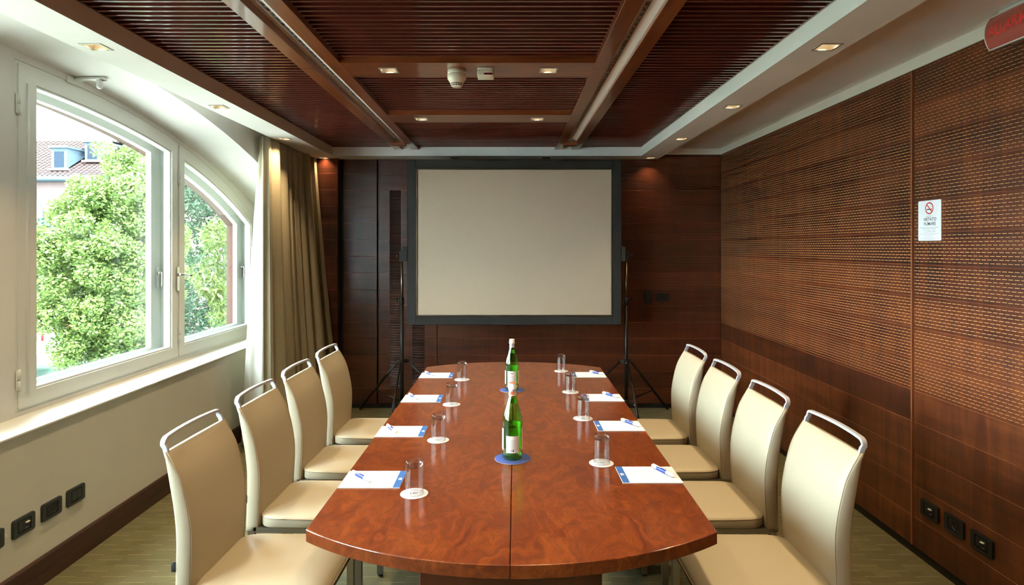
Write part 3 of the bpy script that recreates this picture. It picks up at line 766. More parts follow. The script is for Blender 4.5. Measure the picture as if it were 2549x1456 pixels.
def hand():
    mb = MB(); pts = []; yw, x0, x1, r = 0.183, -0.316, -0.329, 0.020
    z0, z1 = 0.868, 0.926
    pts.append((x0+0.004, -yw, z0)); pts.append((x0-0.004, -yw, 0.896))
    for k in range(7): a = PI-PI/2*k/6; pts.append((x1+0.002, -yw+r+r*math.cos(a), z1-r+r*math.sin(a)))
    for k in range(1, 6): t = k/6; pts.append((x1-0.006*math.sin(PI*t), -yw+r+(2*yw-2*r)*t, z1+0.003*math.sin(PI*t)))
    for k in range(7): a = PI/2-PI/2*k/6; pts.append((x1+0.002, yw-r+r*math.cos(a), z1-r+r*math.sin(a)))
    pts.append((x0-0.004, yw, 0.896)); pts.append((x0+0.004, yw, z0))
    mb.tube(pts, 1, sect=[(0.0085, -0.0042), (0.0085, 0.0042), (0.0065, 0.0052), (-0.0065, 0.0052), (-0.0085, 0.0042), (-0.0085, -0.0042), (-0.0065, -0.0052), (0.0065, -0.0052)], up=(1, 0, 0), smooth=False)
    return mb
CH['handle'] = hand().mesh('handle', M['alu_grey'])
mb = MB()
CH['seamB'] = []
for sm in seams:
    q = MB(); q.tube([(p[0]+0.0003, p[1], p[2]) for p in sm], 0.0016, 6); CH['seamB'].append(q.mesh('piping', M['leather_seam']))
q = MB(); q.tube([(p[0], p[1], p[2]) for p in seat_seam], 0.0018, 6); CH['seamS'] = q.mesh('piping', M['leather_seam'])
def leg(x, y, top, rake=0.0):
    q = MB(); a = 0.0125
    q.add([(x-a+rake, y-a, 0.012), (x+a+rake, y-a, 0.012), (x+a+rake, y+a, 0.012), (x-a+rake, y+a, 0.012), (x-a, y-a, top), (x+a, y-a, top), (x+a, y+a, top), (x-a, y+a, top)],
          [(0,3,2,1),(4,5,6,7),(0,1,5,4),(1,2,6,5),(2,3,7,6),(3,0,4,7)])
    g = MB(); g.lathe([(0.0, 0.0), (0.010, 0.0), (0.0115, 0.003), (0.0115, 0.012), (0.0, 0.012)], 12, c=(x+rake, y, 0))
    return q.mesh('leg', M['steel']), g.mesh('glide', M['plastic_black'])
CH['legs'] = [leg(0.185, -0.188, 0.397), leg(0.185, 0.188, 0.397), leg(-0.262, -0.180, 0.385, -0.03), leg(-0.262, 0.180, 0.385, -0.03)]
q = MB()
for y in (-0.188, 0.188): q.box(-0.25, 0.185, y-0.010, y+0.010, 0.374, 0.396)
q.box(0.175, 0.195, -0.178, 0.178, 0.374, 0.396); q.box(-0.25, -0.232, -0.178, 0.178, 0.374, 0.396)
CH['frame'] = q.mesh('seat_frame', M['steel'])
q = MB(); q.rbox(-0.293, -0.277, -0.1985, -0.196, 0.498, 0.530, 0.0008, 1); CH['tag'] = q.mesh('brand_tab', M['label_black'])
def make_chair(label):
    t = thing('meeting_chair', label, 'chair', (0, 0, 0), 0, 'cream leather chairs around the table')
    s_ = link('seat', CH['seat'], t); link('piping', CH['seamS'], s_)
    b_ = link('backrest', CH['back'], t)
    for me in CH['seamB']: link('piping', me, b_)
    link('brand_tab', CH['tag'], b_)['label'] = 'small black tab sewn into the rear seam'
    link('handle', CH['handle'], t)['label'] = 'grey metal grab handle along the top edge'
    link('seat_frame', CH['frame'], t)
    for lm, gm in CH['legs']: l_ = link('leg', lm, t); link('glide', gm, l_)
    return t
ordn = ['nearest the camera', 'second from the camera', 'third from the camera', 'farthest from the camera']
first = None
for k, y in enumerate((2.195, 2.742, 3.270, 3.820)):
    lab = 'cream leather chair with metal top handle on the window side, %s' % ordn[k]
    if first is None: first = make_chair(lab); first.location = (-0.795, y, 0); first.rotation_euler.z = math.radians(-1.6); 
    else: dup(first, (-0.795, y, 0), math.radians(-1.6), lab)
for k, y in enumerate((2.191, 2.738, 3.277, 3.803)):
    dup(first, (0.829, y, 0), PI+math.radians(0.3), 'cream leather chair with metal top handle on the panelled wall side, %s' % ordn[k])

# ================================================================== ON THE TABLE
TZ = 0.740
def coaster_w():
    t = thing('coaster', '', 'coaster', group='white paper coasters under the glasses')
    q = MB(); q.lathe([(0, 0), (0.0455, 0), (0.0458, 0.0012), (0.0452, 0.0015), (0.0, 0.0015)], 40); q.build('disc', M['paper'], t)
    q = MB(); q.lathe([(0.0315, 0.0016), (0.0322, 0.0016)], 40)
    q.build('printed_ring', M['ink_grey'], t)
    q = MB()
    for (x0, x1, y0, y1) in ((-0.006, 0.010, 0.0035, 0.0055), (0.0085, 0.0105, -0.002, 0.005), (-0.006, 0.006, -0.001, 0.001), (-0.002, 0.0005, -0.007, -0.002), (-0.013, -0.010, -0.005, 0.004), (-0.010, -0.008, -0.006, -0.004), (0.003, 0.008, -0.0065, -0.005)):
        q.add([(x0, y0, 0.0016), (x1, y0, 0.0016), (x1, y1, 0.0016), (x0, y1, 0.0016)], [(0, 1, 2, 3)])
    o = q.build('printed_mark', M['ink_dark'], t); o['kind'] = 'stuff'
    return t
def tumbler():
    t = thing('drinking_glass', '', 'glass', group='clear tumblers standing upside down')
    # thin wall open at the table, and the thick solid base that stands on top
    q = MB(); q.lathe([(0.0290, 0.0895), (0.0300, 0.060), (0.0310, 0.001), (0.0306, 0.0), (0.0292, 0.0), (0.0288, 0.004), (0.0280, 0.060), (0.0268, 0.0895)], 40)
    me = q.mesh('tumbler_wall', M['tumbler_wall'])
    q = MB(); q.lathe([(0.0, 0.0935), (0.020, 0.0925), (0.0262, 0.0900), (0.0289, 0.0898), (0.0285, 0.104), (0.0262, 0.1095), (0.018, 0.1105), (0.0, 0.1090)], 40)
    link('thick_base', q.mesh('thick_base', M['clear_glass']), t)
    bm = bmesh.new(); bm.from_mesh(me); bmesh.ops.recalc_face_normals(bm, faces=bm.faces); bm.to_mesh(me); bm.free()
    link('tumbler_wall', me, t); return t
gl = [(-0.309, 2.035), (-0.294, 2.599), (-0.292, 3.190), (-0.2835, 3.791)]; gr = [(0.350, 2.323), (0.354, 2.928), (0.3485, 3.465), (0.347, 4.050)]
c0 = coaster_w(); g0 = tumbler(); used = False
for side, lst in (('window side', gl), ('panelled wall side', gr)):
    for k, (x, y) in enumerate(lst):
        lc_ = 'round white printed coaster under the tumbler on the %s, %s' % (side, ordn[k]); lg_ = 'upturned clear tumbler with thick base on the %s, %s' % (side, ordn[k])
        rz = random.Random(k+len(side)).uniform(-0.3, 0.3)
        if not used:
            c0.location = (x, y, TZ+0.0002); c0['label'] = lc_; g0.location = (x, y, TZ+0.002); g0['label'] = lg_; used = True
        else: dup(c0, (x, y, TZ+0.0002), rz, lc_); dup(g0, (x+0.001, y, TZ+0.002), rz, lg_)
def pad():
    t = thing('notepad', '', 'notepad', group='white notepads laid for each seat')
    q = MB(); q.rbox(-0.104, 0.104, -0.078, 0.078, 0, 0.003, 0.0004, 1, smooth=False); q.build('paper_block', M['paper'], t)
    q = MB(); q.add([(0.080, -0.0775, 0.0032), (0.1038, -0.0775, 0.0032), (0.1038, 0.0775, 0.0032), (0.080, 0.0775, 0.0032)], [(0, 1, 2, 3)]); s_ = q.build('blue_strip', M['print_blue'], t)
    q = MB()
    for (x0, x1, y0, y1) in ((0.0905, 0.0985, -0.010, 0.010), (0.0865, 0.0885, -0.008, 0.009)): q.add([(x0, y0, 0.0034), (x1, y0, 0.0034), (x1, y1, 0.0034), (x0, y1, 0.0034)], [(0, 1, 2, 3)])
    q.build('printed_mark', M['paper'], s_)
    q = MB(); q.add([(-0.083, -0.010, 0.0032), (-0.0815, -0.010, 0.0032), (-0.0815, 0.008, 0.0032), (-0.083, 0.008, 0.0032)], [(0, 1, 2, 3)]); q.build('faint_line', M['ink_grey'], t)
    return t
def pen():
    t = thing('ballpoint_pen', '', 'pen', group='blue and white pens on the notepads')
    def cyl(name, prof, mat, parent=t): q = MB(); q.lathe([(r*1.32, h) for r, h in prof], 14, axis='x'); return q.build(name, mat, parent, fix=True)
    cyl('cap_end', [(0, -0.064), (0.0028, -0.064), (0.0036, -0.062), (0.0050, -0.056), (0.0054, -0.040), (0.0050, -0.034)], M['plastic_white'])
    cyl('barrel', [(0.0048, -0.040), (0.0050, -0.038), (0.0050, 0.018), (0.0048, 0.020)], M['ink_blue'])
    cyl('band', [(0.0052, 0.018), (0.0054, 0.019), (0.0054, 0.024), (0.0052, 0.025)], M['plastic_white'])
    cyl('grip', [(0.0050, 0.025), (0.0050, 0.046), (0.0034, 0.054), (0.0016, 0.059), (0.0007, 0.062), (0, 0.062)], M['clear_plastic'])
    q = MB(); q.rbox(-0.058, -0.012, -0.0026, 0.0026, 0.0064, 0.0084, 0.0006, 1); q.build('clip', M['plastic_white'], t)
    return t
padsL = [(-0.469, 2.157), (-0.4665, 2.719), (-0.458, 3.310), (-0.4515, 3.911)]; padsR = [(0.498, 2.201), (0.501, 2.803), (0.508, 3.330), (0.5095, 3.930)]
penL = [((-0.555, 2.204), (-0.468, 2.118)), ((-0.550, 2.794), (-0.478, 2.670)), ((-0.543, 3.380), (-0.473, 3.272)), ((-0.535, 3.975), (-0.459, 3.868))]
penR = [((0.525, 2.279), (0.586, 2.150)), ((0.525, 2.880), (0.595, 2.770)), ((0.519, 3.412), (0.597, 3.308)), ((0.523, 4.000), (0.613, 3.896))]
p0 = pad(); n0 = pen(); used = False
for side, pl, nl in (('window side', padsL, penL), ('panelled wall side', padsR, penR)):
    for k, ((x, y), (a, b)) in enumerate(zip(pl, nl)):
        rz = 0.0 if side == 'window side' else PI
        lp = 'white notepad with blue printed strip on the %s, %s' % (side, ordn[k]); ln = 'blue and white ballpoint pen on the %s notepad, %s' % (side, ordn[k])
        cx, cy = (a[0]+b[0])/2, (a[1]+b[1])/2; ang = math.atan2(b[1]-a[1], b[0]-a[0])
        if not used:
            p0.location = (x, y, TZ+0.0002); p0['label'] = lp; n0.location = (cx, cy, TZ+0.0032+0.0074); n0.rotation_euler.z = ang; n0['label'] = ln; used = True
        else: dup(p0, (x, y, TZ+0.0002), rz, lp); dup(n0, (cx, cy, TZ+0.0032+0.0074), ang, ln)
def blue_coaster(x, y, label):
    t = thing('coaster', label, 'coaster', (x, y, TZ+0.0002), 0, 'blue coasters under the bottles')
    q = MB(); q.lathe([(0, 0), (0.0685, 0), (0.0690, 0.0012), (0.0682, 0.002), (0.0, 0.002)], 48); q.build('disc', M['coaster_blue'], t)
    q = MB(); q.lathe([(0.0690, 0.0004), (0.0695, 0.0011), (0.0690, 0.0018)], 48); q.build('rim', M['ink_grey'], t)
def curved(q, r, a0, a1, z0, z1, n=14, mi=0):
    q.lathe([(r, z0), (r, z1)], n, a0=a0, a1=a1, mi=mi, smooth=True)
def bottle(x, y, label, near):
    t = thing('water_bottle', label, 'bottle', (x, y, TZ+0.0025), 0)
    prof = [(0.0, 0.004), (0.020, 0.003), (0.031, 0.0), (0.0355, 0.0015), (0.0385, 0.010), (0.0392, 0.020), (0.0386, 0.026), (0.0390, 0.140), (0.0396, 0.146), (0.0388, 0.152), (0.0365, 0.166), (0.0310, 0.185), (0.0240, 0.207), (0.0180, 0.226), (0.0148, 0.240), (0.0135, 0.252), (0.0132, 0.268)]
    q = MB(); q.lathe(prof, 40)
    inner = [(max(0, r-0.0025), z+0.001 if z > 0.005 else 0.008) for r, z in prof if z > 0.0015 or r == 0]
    q.lathe([(r, z) for r, z in inner][::-1], 40)
    q.build('glass_body', M['green_glass'], t, fix=True)
    q = MB(); q.lathe([(0.0155, 0.262), (0.0165, 0.263), (0.0165, 0.272), (0.0150, 0.274), (0.0150, 0.284), (0.0140, 0.287), (0.0, 0.2875)], 28); q.build('screw_cap', M['plastic_white' if near else 'paper_label'], t)
    if near:
        q = MB(); q.lathe([(0.0143, 0.2878), (0.0, 0.2881)], 28); q.build('cap_seal', M['orange'], t)
    q = MB(); q.lathe([(0.0153, 0.241), (0.0139, 0.252), (0.0136, 0.262)], 28); q.build('neck_band', M['paper_label' if near else 'alu_grey'], t)
    if near:
        q = MB(); curved(q, 0.0150, -PI/2-0.62, -PI/2+0.35, 0.2450, 0.2580); q.build('neck_print', M['orange'], t)
    # label facing the camera (the bottle stands with its back label this way)
    q = MB(); curved(q, 0.0396, -PI/2-0.66, -PI/2+0.66, 0.030 if near else 0.020, 0.094 if near else 0.112); s_ = q.build('back_label', M['paper_label'], t)
    q = MB()
    for k in range(9 if near else 11):
        z = 0.044+k*0.0042 if near else 0.034+0.0050*k; w_ = 0.40-0.05*((k*7) % 3)
        curved(q, 0.03975, -PI/2-w_, -PI/2+w_, z, z+0.0010, 8)
    o = q.build('fine_print', M['ink_grey'], s_); o['kind'] = 'stuff'
    q = MB()
    if near:
        curved(q, 0.0398, -PI/2+0.0, -PI/2+0.13, 0.036, 0.042, 4); curved(q, 0.0398, -PI/2-0.15, -PI/2-0.09, 0.036, 0.041, 3)
    else: curved(q, 0.0398, -PI/2-0.17, -PI/2+0.17, 0.097, 0.1005, 4)
    o = q.build('printed_mark', M['ink_dark'], s_); o['kind'] = 'stuff'
    # side labels seen edge-on and the front label on the far side
    for a in ((PI-0.10, PI+0.55), (-0.55, 0.10)):
        q = MB(); curved(q, 0.0396, a[0], a[1], 0.036, 0.118 if near else 0.112); q.build('side_label', M['paper_label'], t)
    q = MB(); curved(q, 0.0396, PI/2-0.95, PI/2+0.95, 0.030, 0.132); f_ = q.build('front_label', M['label_green'], t)
    if near:
        q = MB()
        for (cx, cz, rx, rz) in ((0, 0.1085, 0.0028, 0.0055), (-0.0085, 0.107, 0.0075, 0.0026), (0.0085, 0.107, 0.0075, 0.0026), (0, 0.1015, 0.002, 0.003)):
            pts = []
            for k in range(14):
                a = 2*PI*k/14; s2 = cx+rx*math.cos(a); an = PI/2-s2/0.0395; pts.append((0.0388*math.cos(an), 0.0388*math.sin(an), cz+rz*math.sin(a)))
            q.add(pts, [list(range(14))])
        q.build('emblem', M['print_green'], f_)
    q = MB(); r0 = lambda z: 0.0185+0.0002 if z > 0.22 else 0.0225
    q.lathe([(0.0262, 0.2025), (0.0192, 0.2240)], 14, a0=PI/2-0.7, a1=PI/2+0.7); q.build('neck_label', M['label_green'], t)
M['label_green'] = pbr('label_green', (0.55, 0.75, 0.45), 0.5)
blue_coaster(0.017, 2.374, 'blue round coaster under the nearer green bottle'); blue_coaster(0.0228, 3.514, 'blue round coaster under the farther green bottle')
bottle(0.0165, 2.376, 'green glass water bottle with orange topped cap, nearer of the two', True)
bottle(0.0215, 3.514, 'green glass water bottle with silver neck band, farther of the two', False)
# ================================================================== PROJECTION SCREEN AND STANDS
SX0, SX1, SZ0, SZ1, SY = -0.905, 1.012, 0.858, 2.334, 5.55
scr = thing('projection_screen', 'large blank projection screen in a dark grey frame between two tripod stands', 'screen', ((SX0+SX1)/2, SY, SZ0))
w2, hh, fw = (SX1-SX0)/2, SZ1-SZ0, 0.077
for (a, b, c, d) in ((-w2, w2, hh-fw, hh), (-w2, w2, 0, fw)):
    q = MB(); q.rbox(a+fw, b-fw, -0.012, 0.02, c, d, 0.002, 1, smooth=False); q.build('frame_rail', M['screen_frame'], scr)
for a in (-w2, w2-fw):
    q = MB(); q.rbox(a, a+fw, -0.014, 0.02, 0, hh, 0.002, 1, smooth=False); q.build('frame_rail', M['screen_frame'], scr)
q = MB(); q.ring([(-w2+fw, fw), (w2-fw, fw), (w2-fw, hh-fw), (-w2+fw, hh-fw)], [(-w2+fw+0.010, fw+0.010), (w2-fw-0.010, fw+0.010), (w2-fw-0.010, hh-fw-0.010), (-w2+fw+0.010, hh-fw-0.010)], 'y', -0.008, 0.004); q.build('inner_bezel', M['brass_dark'], scr)
q = MB(); q.box(-w2+fw+0.001, w2-fw-0.001, 0.004, 0.008, fw+0.001, hh-fw-0.001); q.build('screen_cloth', M['screen_cloth'], scr)
def tripod(x, side, label):
    s = side; t = thing('tripod_stand', label, 'stand', (x, 5.60, 0), 0, 'tripod stands of the projection screen')
    q = MB(); q.lathe([(0, 0.145), (0.0165, 0.145), (0.0165, 1.045), (0, 1.045)], 16); q.build('lower_pole', M['stand_black'], t)
    q = MB(); q.lathe([(0, 1.0), (0.0125, 1.0), (0.0125, 1.43), (0, 1.43)], 16); q.build('upper_pole', M['brass_dark'], t)
    q = MB(); q.lathe([(0.0165, 1.030), (0.0205, 1.032), (0.0205, 1.098), (0.0130, 1.100)], 16); q.rbox(-0.034 if s < 0 else 0.016, -0.016 if s < 0 else 0.034, -0.008, 0.008, 1.045, 1.085, 0.002, 1); c_ = q.build('clamp', M['stand_black'], t)
    q = MB(); q.lathe([(0, 0), (0.013, 0.002), (0.016, 0.010), (0.008, 0.014), (0.008, 0.022), (0, 0.022)], 14, axis='x', c=(0.032 if s > 0 else -0.054, 0, 1.080)); q.build('knob', M['stand_black'], c_, fix=True)
    # hub, three legs, braces
    q = MB(); q.lathe([(0.0165, 0.500), (0.024, 0.502), (0.024, 0.538), (0.0165, 0.540)], 16); q.lathe([(0.0165, 0.150), (0.022, 0.152), (0.022, 0.172), (0.0165, 0.174)], 16); hub = q.build('hub', M['stand_black'], t)
    for ang in ((144.8, 268.0, 24.8) if s < 0 else (180-144.8, 272.0, 180-24.8)):
        a = math.radians(ang); u = Vector((math.cos(a), math.sin(a), 0)); wv = Vector((-u.y, u.x, 0))
        q = MB(); top = u*0.055+Vector((0, 0, 0.516)); foot = u*0.553+Vector((0, 0, 0.012))
        q.tube([top, foot], 0.0105, 10); L = q.build('leg', M['stand_black'], t)
        q = MB(); q.tube([foot+(top-foot)*0.03, foot-(top-foot).normalized()*0.006], 0.0125, 10); q.build('rubber_foot', M['plastic_black'], L)
        q = MB(); q.tube([u*0.018+Vector((0, 0, 0.520)), u*0.062+Vector((0, 0, 0.518))], 1, sect=[(-0.014, -0.011), (0.014, -0.011), (0.014, 0.011), (-0.014, 0.011)], smooth=False); q.build('leg_bracket', M['stand_black'], hub)
        mid = top+(foot-top)*0.60; q = MB(); q.tube([mid, u*0.022+Vector((0, 0, 0.162))], 0.0065, 8); q.build('brace', M['stand_black'], t)
        q = MB()
        for p in (top, mid): q.tube([p-wv*0.016, p+wv*0.016], 0.0045, 8)
        q.build('bolt', M['chrome'], L)
    # bracket that carries the frame
    def bx(a, b, y0, y1, c, d, nm, mat='screen_frame'):
        q = MB(); q.rbox(min(s*a, s*b), max(s*a, s*b), y0, y1, c, d, 0.0015, 1, smooth=False); return q.build(nm, M[mat], t)
    bx(-0.022, 0.020, -0.022, 0.022, 1.425, 1.520, 'bracket_block'); bx(-0.058, -0.020, -0.075, -0.0645, 1.425, 1.556, 'bracket_plate'); bx(-0.052, -0.020, -0.0285, -0.018, 1.425, 1.520, 'bracket_plate')
    q = MB(); q.lathe([(0, 0), (0.010, 0), (0.017, 0.006), (0.018, 0.018), (0.012, 0.026), (0, 0.027)] if s > 0 else [(0, -0.027), (0.012, -0.026), (0.018, -0.018), (0.017, -0.006), (0.010, 0), (0, 0)], 14, axis='x', c=(s*0.028, 0, 1.478)); q.tube([(s*0.018, 0, 1.478), (s*0.032, 0, 1.478)], 0.005, 8)
    q.build('knob', M['plastic_black'], t, fix=True)
tripod(-0.962, -1, 'black tripod stand holding the left edge of the screen, near the curtain')
tripod(1.069, 1, 'black tripod stand holding the right edge of the screen, near the switches')

# ================================================================== CURTAIN
cur_t = thing('curtain', 'khaki satin floor length curtain drawn aside at the far end of the window', 'curtain', (0, 0, 0))
def sheet(path_top, path_bot, z0, z1, nz, easing=1.0, thick=0.0025):
    """cloth between a top path and a bottom path (equal length lists of (x, y))"""
    n = len(path_top); vs = []
    for i in range(nz+1):
        t = i/nz; z = z0+(z1-z0)*t; e = (1-t)**easing
        for k in range(n):
            a, b = path_top[k], path_bot[k]; vs.append((a[0]+(b[0]-a[0])*e, a[1]+(b[1]-a[1])*e, z))
    return vs, [(i*n+k, i*n+k+1, (i+1)*n+k+1, (i+1)*n+k) for i in range(nz) for k in range(n-1)]
rnd = random.Random(5)
def folds(p0, p1, n, amp, per, phase, flat=0.0):
    out = []; d = Vector((p1[0]-p0[0], p1[1]-p0[1])); nn = Vector((d.y, -d.x)).normalized()
    for k in range(n):
        t = k/(n-1); ph = phase+per*2*PI*(t+0.045*math.sin(2*PI*t*1.7+0.6))
        am = amp*(0.75+0.35*math.sin(7.3*t+1.0))
        off = am*(math.sin(ph)+0.35*math.sin(2.3*ph+1.1))
        slide = -am*0.55*math.sin(2*ph+0.4)
        p = Vector(p0)+d*t+nn*off+d.normalized()*slide; out.append((p.x, p.y))
    return out
NK = 240
top = folds((-1.880, 4.775), (-1.850, 5.86), NK, 0.040, 7.5, 0.4); bot = folds((-1.870, 4.74), (-1.640, 5.85), NK, 0.075, 7.5, 0.4)
vs, fs = sheet(top, bot, 0.015, 2.412, 36, 1.15)
q = MB(); q.add(vs, fs, 0, True); cloth = q.build('satin_panel', M['curtain'], cur_t)
so = cloth.modifiers.new('thick', 'SOLIDIFY'); so.thickness = 0.003
lt = folds((-1.920, 4.82), (-1.884, 4.765), 40, 0.006, 1.5, 0.0); lb = folds((-2.060, 4.80), (-1.862, 4.720), 40, 0.012, 1.5, 0.2)
vs, fs = sheet(lt, lb, 0.015, 2.412, 36, 0.75)
q = MB(); q.add(vs, fs, 0, True); lin = q.build('lining', M['lining'], cur_t); lin['label'] = 'pale lining turned out at the window edge'
so = lin.modifiers.new('thick', 'SOLIDIFY'); so.thickness = 0.002
q = MB(); q.box(-1.965, -1.845, 3.2, 5.93, 2.492, 2.5145); q.build('curtain_track', M['rail_white'], cur_t)

# ================================================================== WALL PLATES, SIGNS, DETECTORS
def plate_outline(w, h, n=6):
    """Italian style plate with bowed short sides"""
    pts = []
    r = 0.008
    base = rrect(-w/2, w/2, -h/2, h/2, r, 4)
    return [(x+(0.004*(1-(2*z/h)**2) if x > 0 else -0.004*(1-(2*z/h)**2)), z+(0.002*(1-(2*x/w)**2) if z > 0 else -0.002*(1-(2*x/w)**2))) for x, z in base]
def wall_plate(loc, rz, kind, label, mat='plastic_slate'):
    t = thing('socket_plate' if kind == 'schuko' else ('data_outlet' if kind == 'data' else 'switch_plate'), label, 'outlet' if kind != 'switch' else 'switch', loc, rz)
    o1 = plate_outline(0.122, 0.080)
    q = MB(); q.prism(o1, 'y', -0.004, 0.0); q.ring([(x*0.985, z*0.98) for x, z in o1], [(x*0.62, z*0.66) for x, z in o1], 'y', -0.010, -0.004)
    q.build('cover_plate', M[mat], t)
    q = MB(); q.rbox(-0.034, 0.034, -0.0085, -0.003, -0.0235, 0.0235, 0.001, 1, smooth=False); md = q.build('module', M['plastic_black'], t)
    if kind == 'schuko':
        q = MB(); q.lathe([(0.0195, -0.0100), (0.0195, -0.0086), (0.0175, -0.0088), (0.0170, 0.0)], 28, axis='y', c=(0.010, 0, 0)); q.build('socket_ring', M[mat], md, fix=True)
        q = MB(); q.disc((0.010, -0.0088, 0), 0.017, 24, 'y'); 
        for sx in (-0.009, 0.009): q.lathe([(0.0026, -0.0092), (0, -0.0092)], 10, axis='y', c=(0.010+sx, 0, 0))
        q.build('socket_well', M['black'], md)
        q = MB(); q.rbox(0.008, 0.012, -0.0098, -0.0084, -0.0165, -0.0135, 0.0004, 1); q.build('earth_clip', M['chrome'], md)
        q = MB()
        for dz in (-0.012, 0, 0.012): q.disc((-0.023, -0.0087, dz), 0.0032, 12, 'y')
        q.build('pin_holes', M['black'], md)
    elif kind == 'data':
        q = MB(); q.rbox(-0.006, 0.030, -0.0105, -0.008, -0.021, 0.021, 0.0008, 1, smooth=False); jk = q.build('jack_insert', M[mat], md)
        q = MB(); q.box(0.004, 0.020, -0.0108, -0.0104, -0.006, 0.006); q.build('jack_hole', M['black'], jk)
        q = MB(); q.rbox(0.002, 0.022, -0.018, -0.0104, 0.0075, 0.0125, 0.0006, 1, smooth=False); q.build('dust_flap', M['plastic_cream'], jk)
        q = MB(); q.box(0.005, 0.008, -0.0109, -0.0104, -0.014, -0.012); q.box(0.010, 0.017, -0.0109, -0.0104, -0.014, -0.0125); q.build('printed_mark', M['paper'], jk)
        q = MB(); q.rbox(-0.033, -0.007, -0.0102, -0.008, -0.021, 0.021, 0.0008, 1, smooth=False); q.build('blank_insert', M[mat], md)
    else:
        for a in (-0.033, 0.0005):
            q = MB(); q.rbox(a, a+0.0325, -0.0110, -0.008, -0.0225, 0.0225, 0.001, 1, smooth=False); q.build('rocker', M[mat], md)
    return t
xl = XL+0.0005
wall_plate((xl, 2.567, 0.322), PI/2, 'switch', 'dark switch plate low on the cream wall, cut by the left picture edge')
wall_plate((xl, 2.738, 0.322), PI/2, 'data', 'dark data outlet with pale flap low on the cream wall under the window')
wall_plate((xl, 2.906, 0.323), PI/2, 'schuko', 'dark round socket plate low on the cream wall under the window')
wall_plate((xl, 3.068, 0.324), PI/2, 'switch', 'dark blank rocker plate low on the cream wall, nearest the leftmost front chair')
xr = XR-0.0005
wall_plate((xr, 3.000, 0.274), -PI/2, 'data', 'black data outlet with white flap on the panelled wall beside the panel joint', 'plastic_black')
wall_plate((xr, 2.836, 0.277), -PI/2, 'schuko', 'black round socket plate on the panelled wall between two data outlets', 'plastic_black')
wall_plate((xr, 2.669, 0.272), -PI/2, 'data', 'black data outlet with white flap on the panelled wall nearest the camera', 'plastic_black')
# controls right of the screen
t = thing('keypad', 'small upright black keypad on the back wall right of the screen', 'keypad', (1.349, YB-0.0005, 1.073))
q = MB(); q.rbox(-0.037, 0.037, -0.010, 0.0, -0.060, 0.060, 0.002, 1, smooth=False); q.build('cover_plate', M['plastic_black'], t)
for r_ in range(6):
    for c_ in (-0.0125, 0.0125):
        q = MB(); q.rbox(c_-0.008, c_+0.008, -0.0135, -0.0095, 0.034-0.0135*r_-0.0045, 0.034-0.0135*r_+0.0045, 0.001, 1); q.build('button', M['plastic_slate'], t)
sw = wall_plate((1.488, YB-0.0005, 1.070), 0, 'switch', 'black two rocker switch plate on the back wall beside the keypad', 'plastic_black')
q = MB(); q.lathe([(0, -0.0125), (0.0035, -0.0120), (0.004, -0.009)], 12, axis='y', c=(-0.054, 0, 0.002)); q.build('key_lock', M['chrome'], sw, fix=True)

# no smoking notice
t = thing('no_smoking_sign', 'white no smoking notice plate on the panelled wall', 'sign', (XR-0.0005, 3.006, 1.681), -PI/2)
sw_, sh_ = 0.163, 0.196
q = MB(); q.prism(rrect(-sw_/2, sw_/2, -sh_/2, sh_/2, 0.007), 'y', -0.003, 0.0); q.build('plate', M['plastic_white'], t)
f = -0.0033; cz = 0.060; R_ = 0.0292
q = MB(); q.lathe([(R_-0.0058, f), (R_, f)], 40, axis='y', c=(0.0, 0, cz)); a = math.radians(-45)
q.add([(R_*0.86*math.cos(a+PI+d), f, cz+R_*0.86*math.sin(a+PI+d)) for d in (-0.11, 0.11)]+[(R_*0.86*math.cos(a+d), f, cz+R_*0.86*math.sin(a+d)) for d in (-0.11, 0.11)], [(0, 1, 2, 3)])
pro = q.build('prohibition_ring', M['red'], t)
q = MB(); f2 = f+0.0001
q.add([(-0.018, f2, cz-0.008), (0.003, f2, cz-0.008), (0.003, f2, cz-0.003), (-0.018, f2, cz-0.003)], [(0, 1, 2, 3)]); q.add([(0.006, f2, cz-0.008), (0.017, f2, cz-0.008), (0.017, f2, cz-0.003), (0.006, f2, cz-0.003)], [(0, 1, 2, 3)])
for (ox, oz, r1) in ((0.007, 0.012, 0.005), (0.013, 0.004, 0.004)):
    pts = [(ox+r1*math.cos(u), f2, cz+oz+r1*math.sin(u)) for u in np.linspace(0.3, 4.6, 12)]
    for p, p2 in zip(pts[:-1], pts[1:]): q.add([(p[0], f2, p[2]-0.0006), (p2[0], f2, p2[2]-0.0006), (p2[0], f2, p2[2]+0.0006), (p[0], f2, p[2]+0.0006)], [(0, 1, 2, 3)])
o = q.build('cigarette_symbol', M['ink_dark'], pro); o['kind'] = 'stuff'
q = MB(); put_text(q, 'NO SMOKING', 0.0060, 0.0, 0.0205, f, 1.05); put_text(q, 'VIETATO', 0.0220, 0.004, 0.0050, f, 1.03, bold=0.00025); put_text(q, 'FUMARE', 0.0220, 0.003, -0.0165, f, 1.03, bold=0.00025)
put_text(q, 'da euro 27,50 a euro 275,00', 0.0062, 0.004, -0.0548, f, 1.05)
o = q.build('lettering', M['ink_dark'], t); o['kind'] = 'stuff'
q = MB()
for (zz, hw_) in ((-0.0325, 0.068), (-0.0365, 0.066), (-0.0405, 0.050), (-0.0470, 0.045), (-0.0635, 0.070), (-0.0675, 0.050), (-0.0735, 0.030), (-0.0805, 0.034), (-0.0870, 0.068), (-0.0910, 0.040)):
    x = -hw_; r = random.Random(int(zz*1e5))
    while x < hw_-0.003:
        l = r.uniform(0.004, 0.011); q.add([(x, f, zz-0.0007), (min(x+l, hw_), f, zz-0.0007), (min(x+l, hw_), f, zz+0.0007), (x, f, zz+0.0007)], [(0, 1, 2, 3)]); x += l+0.0015
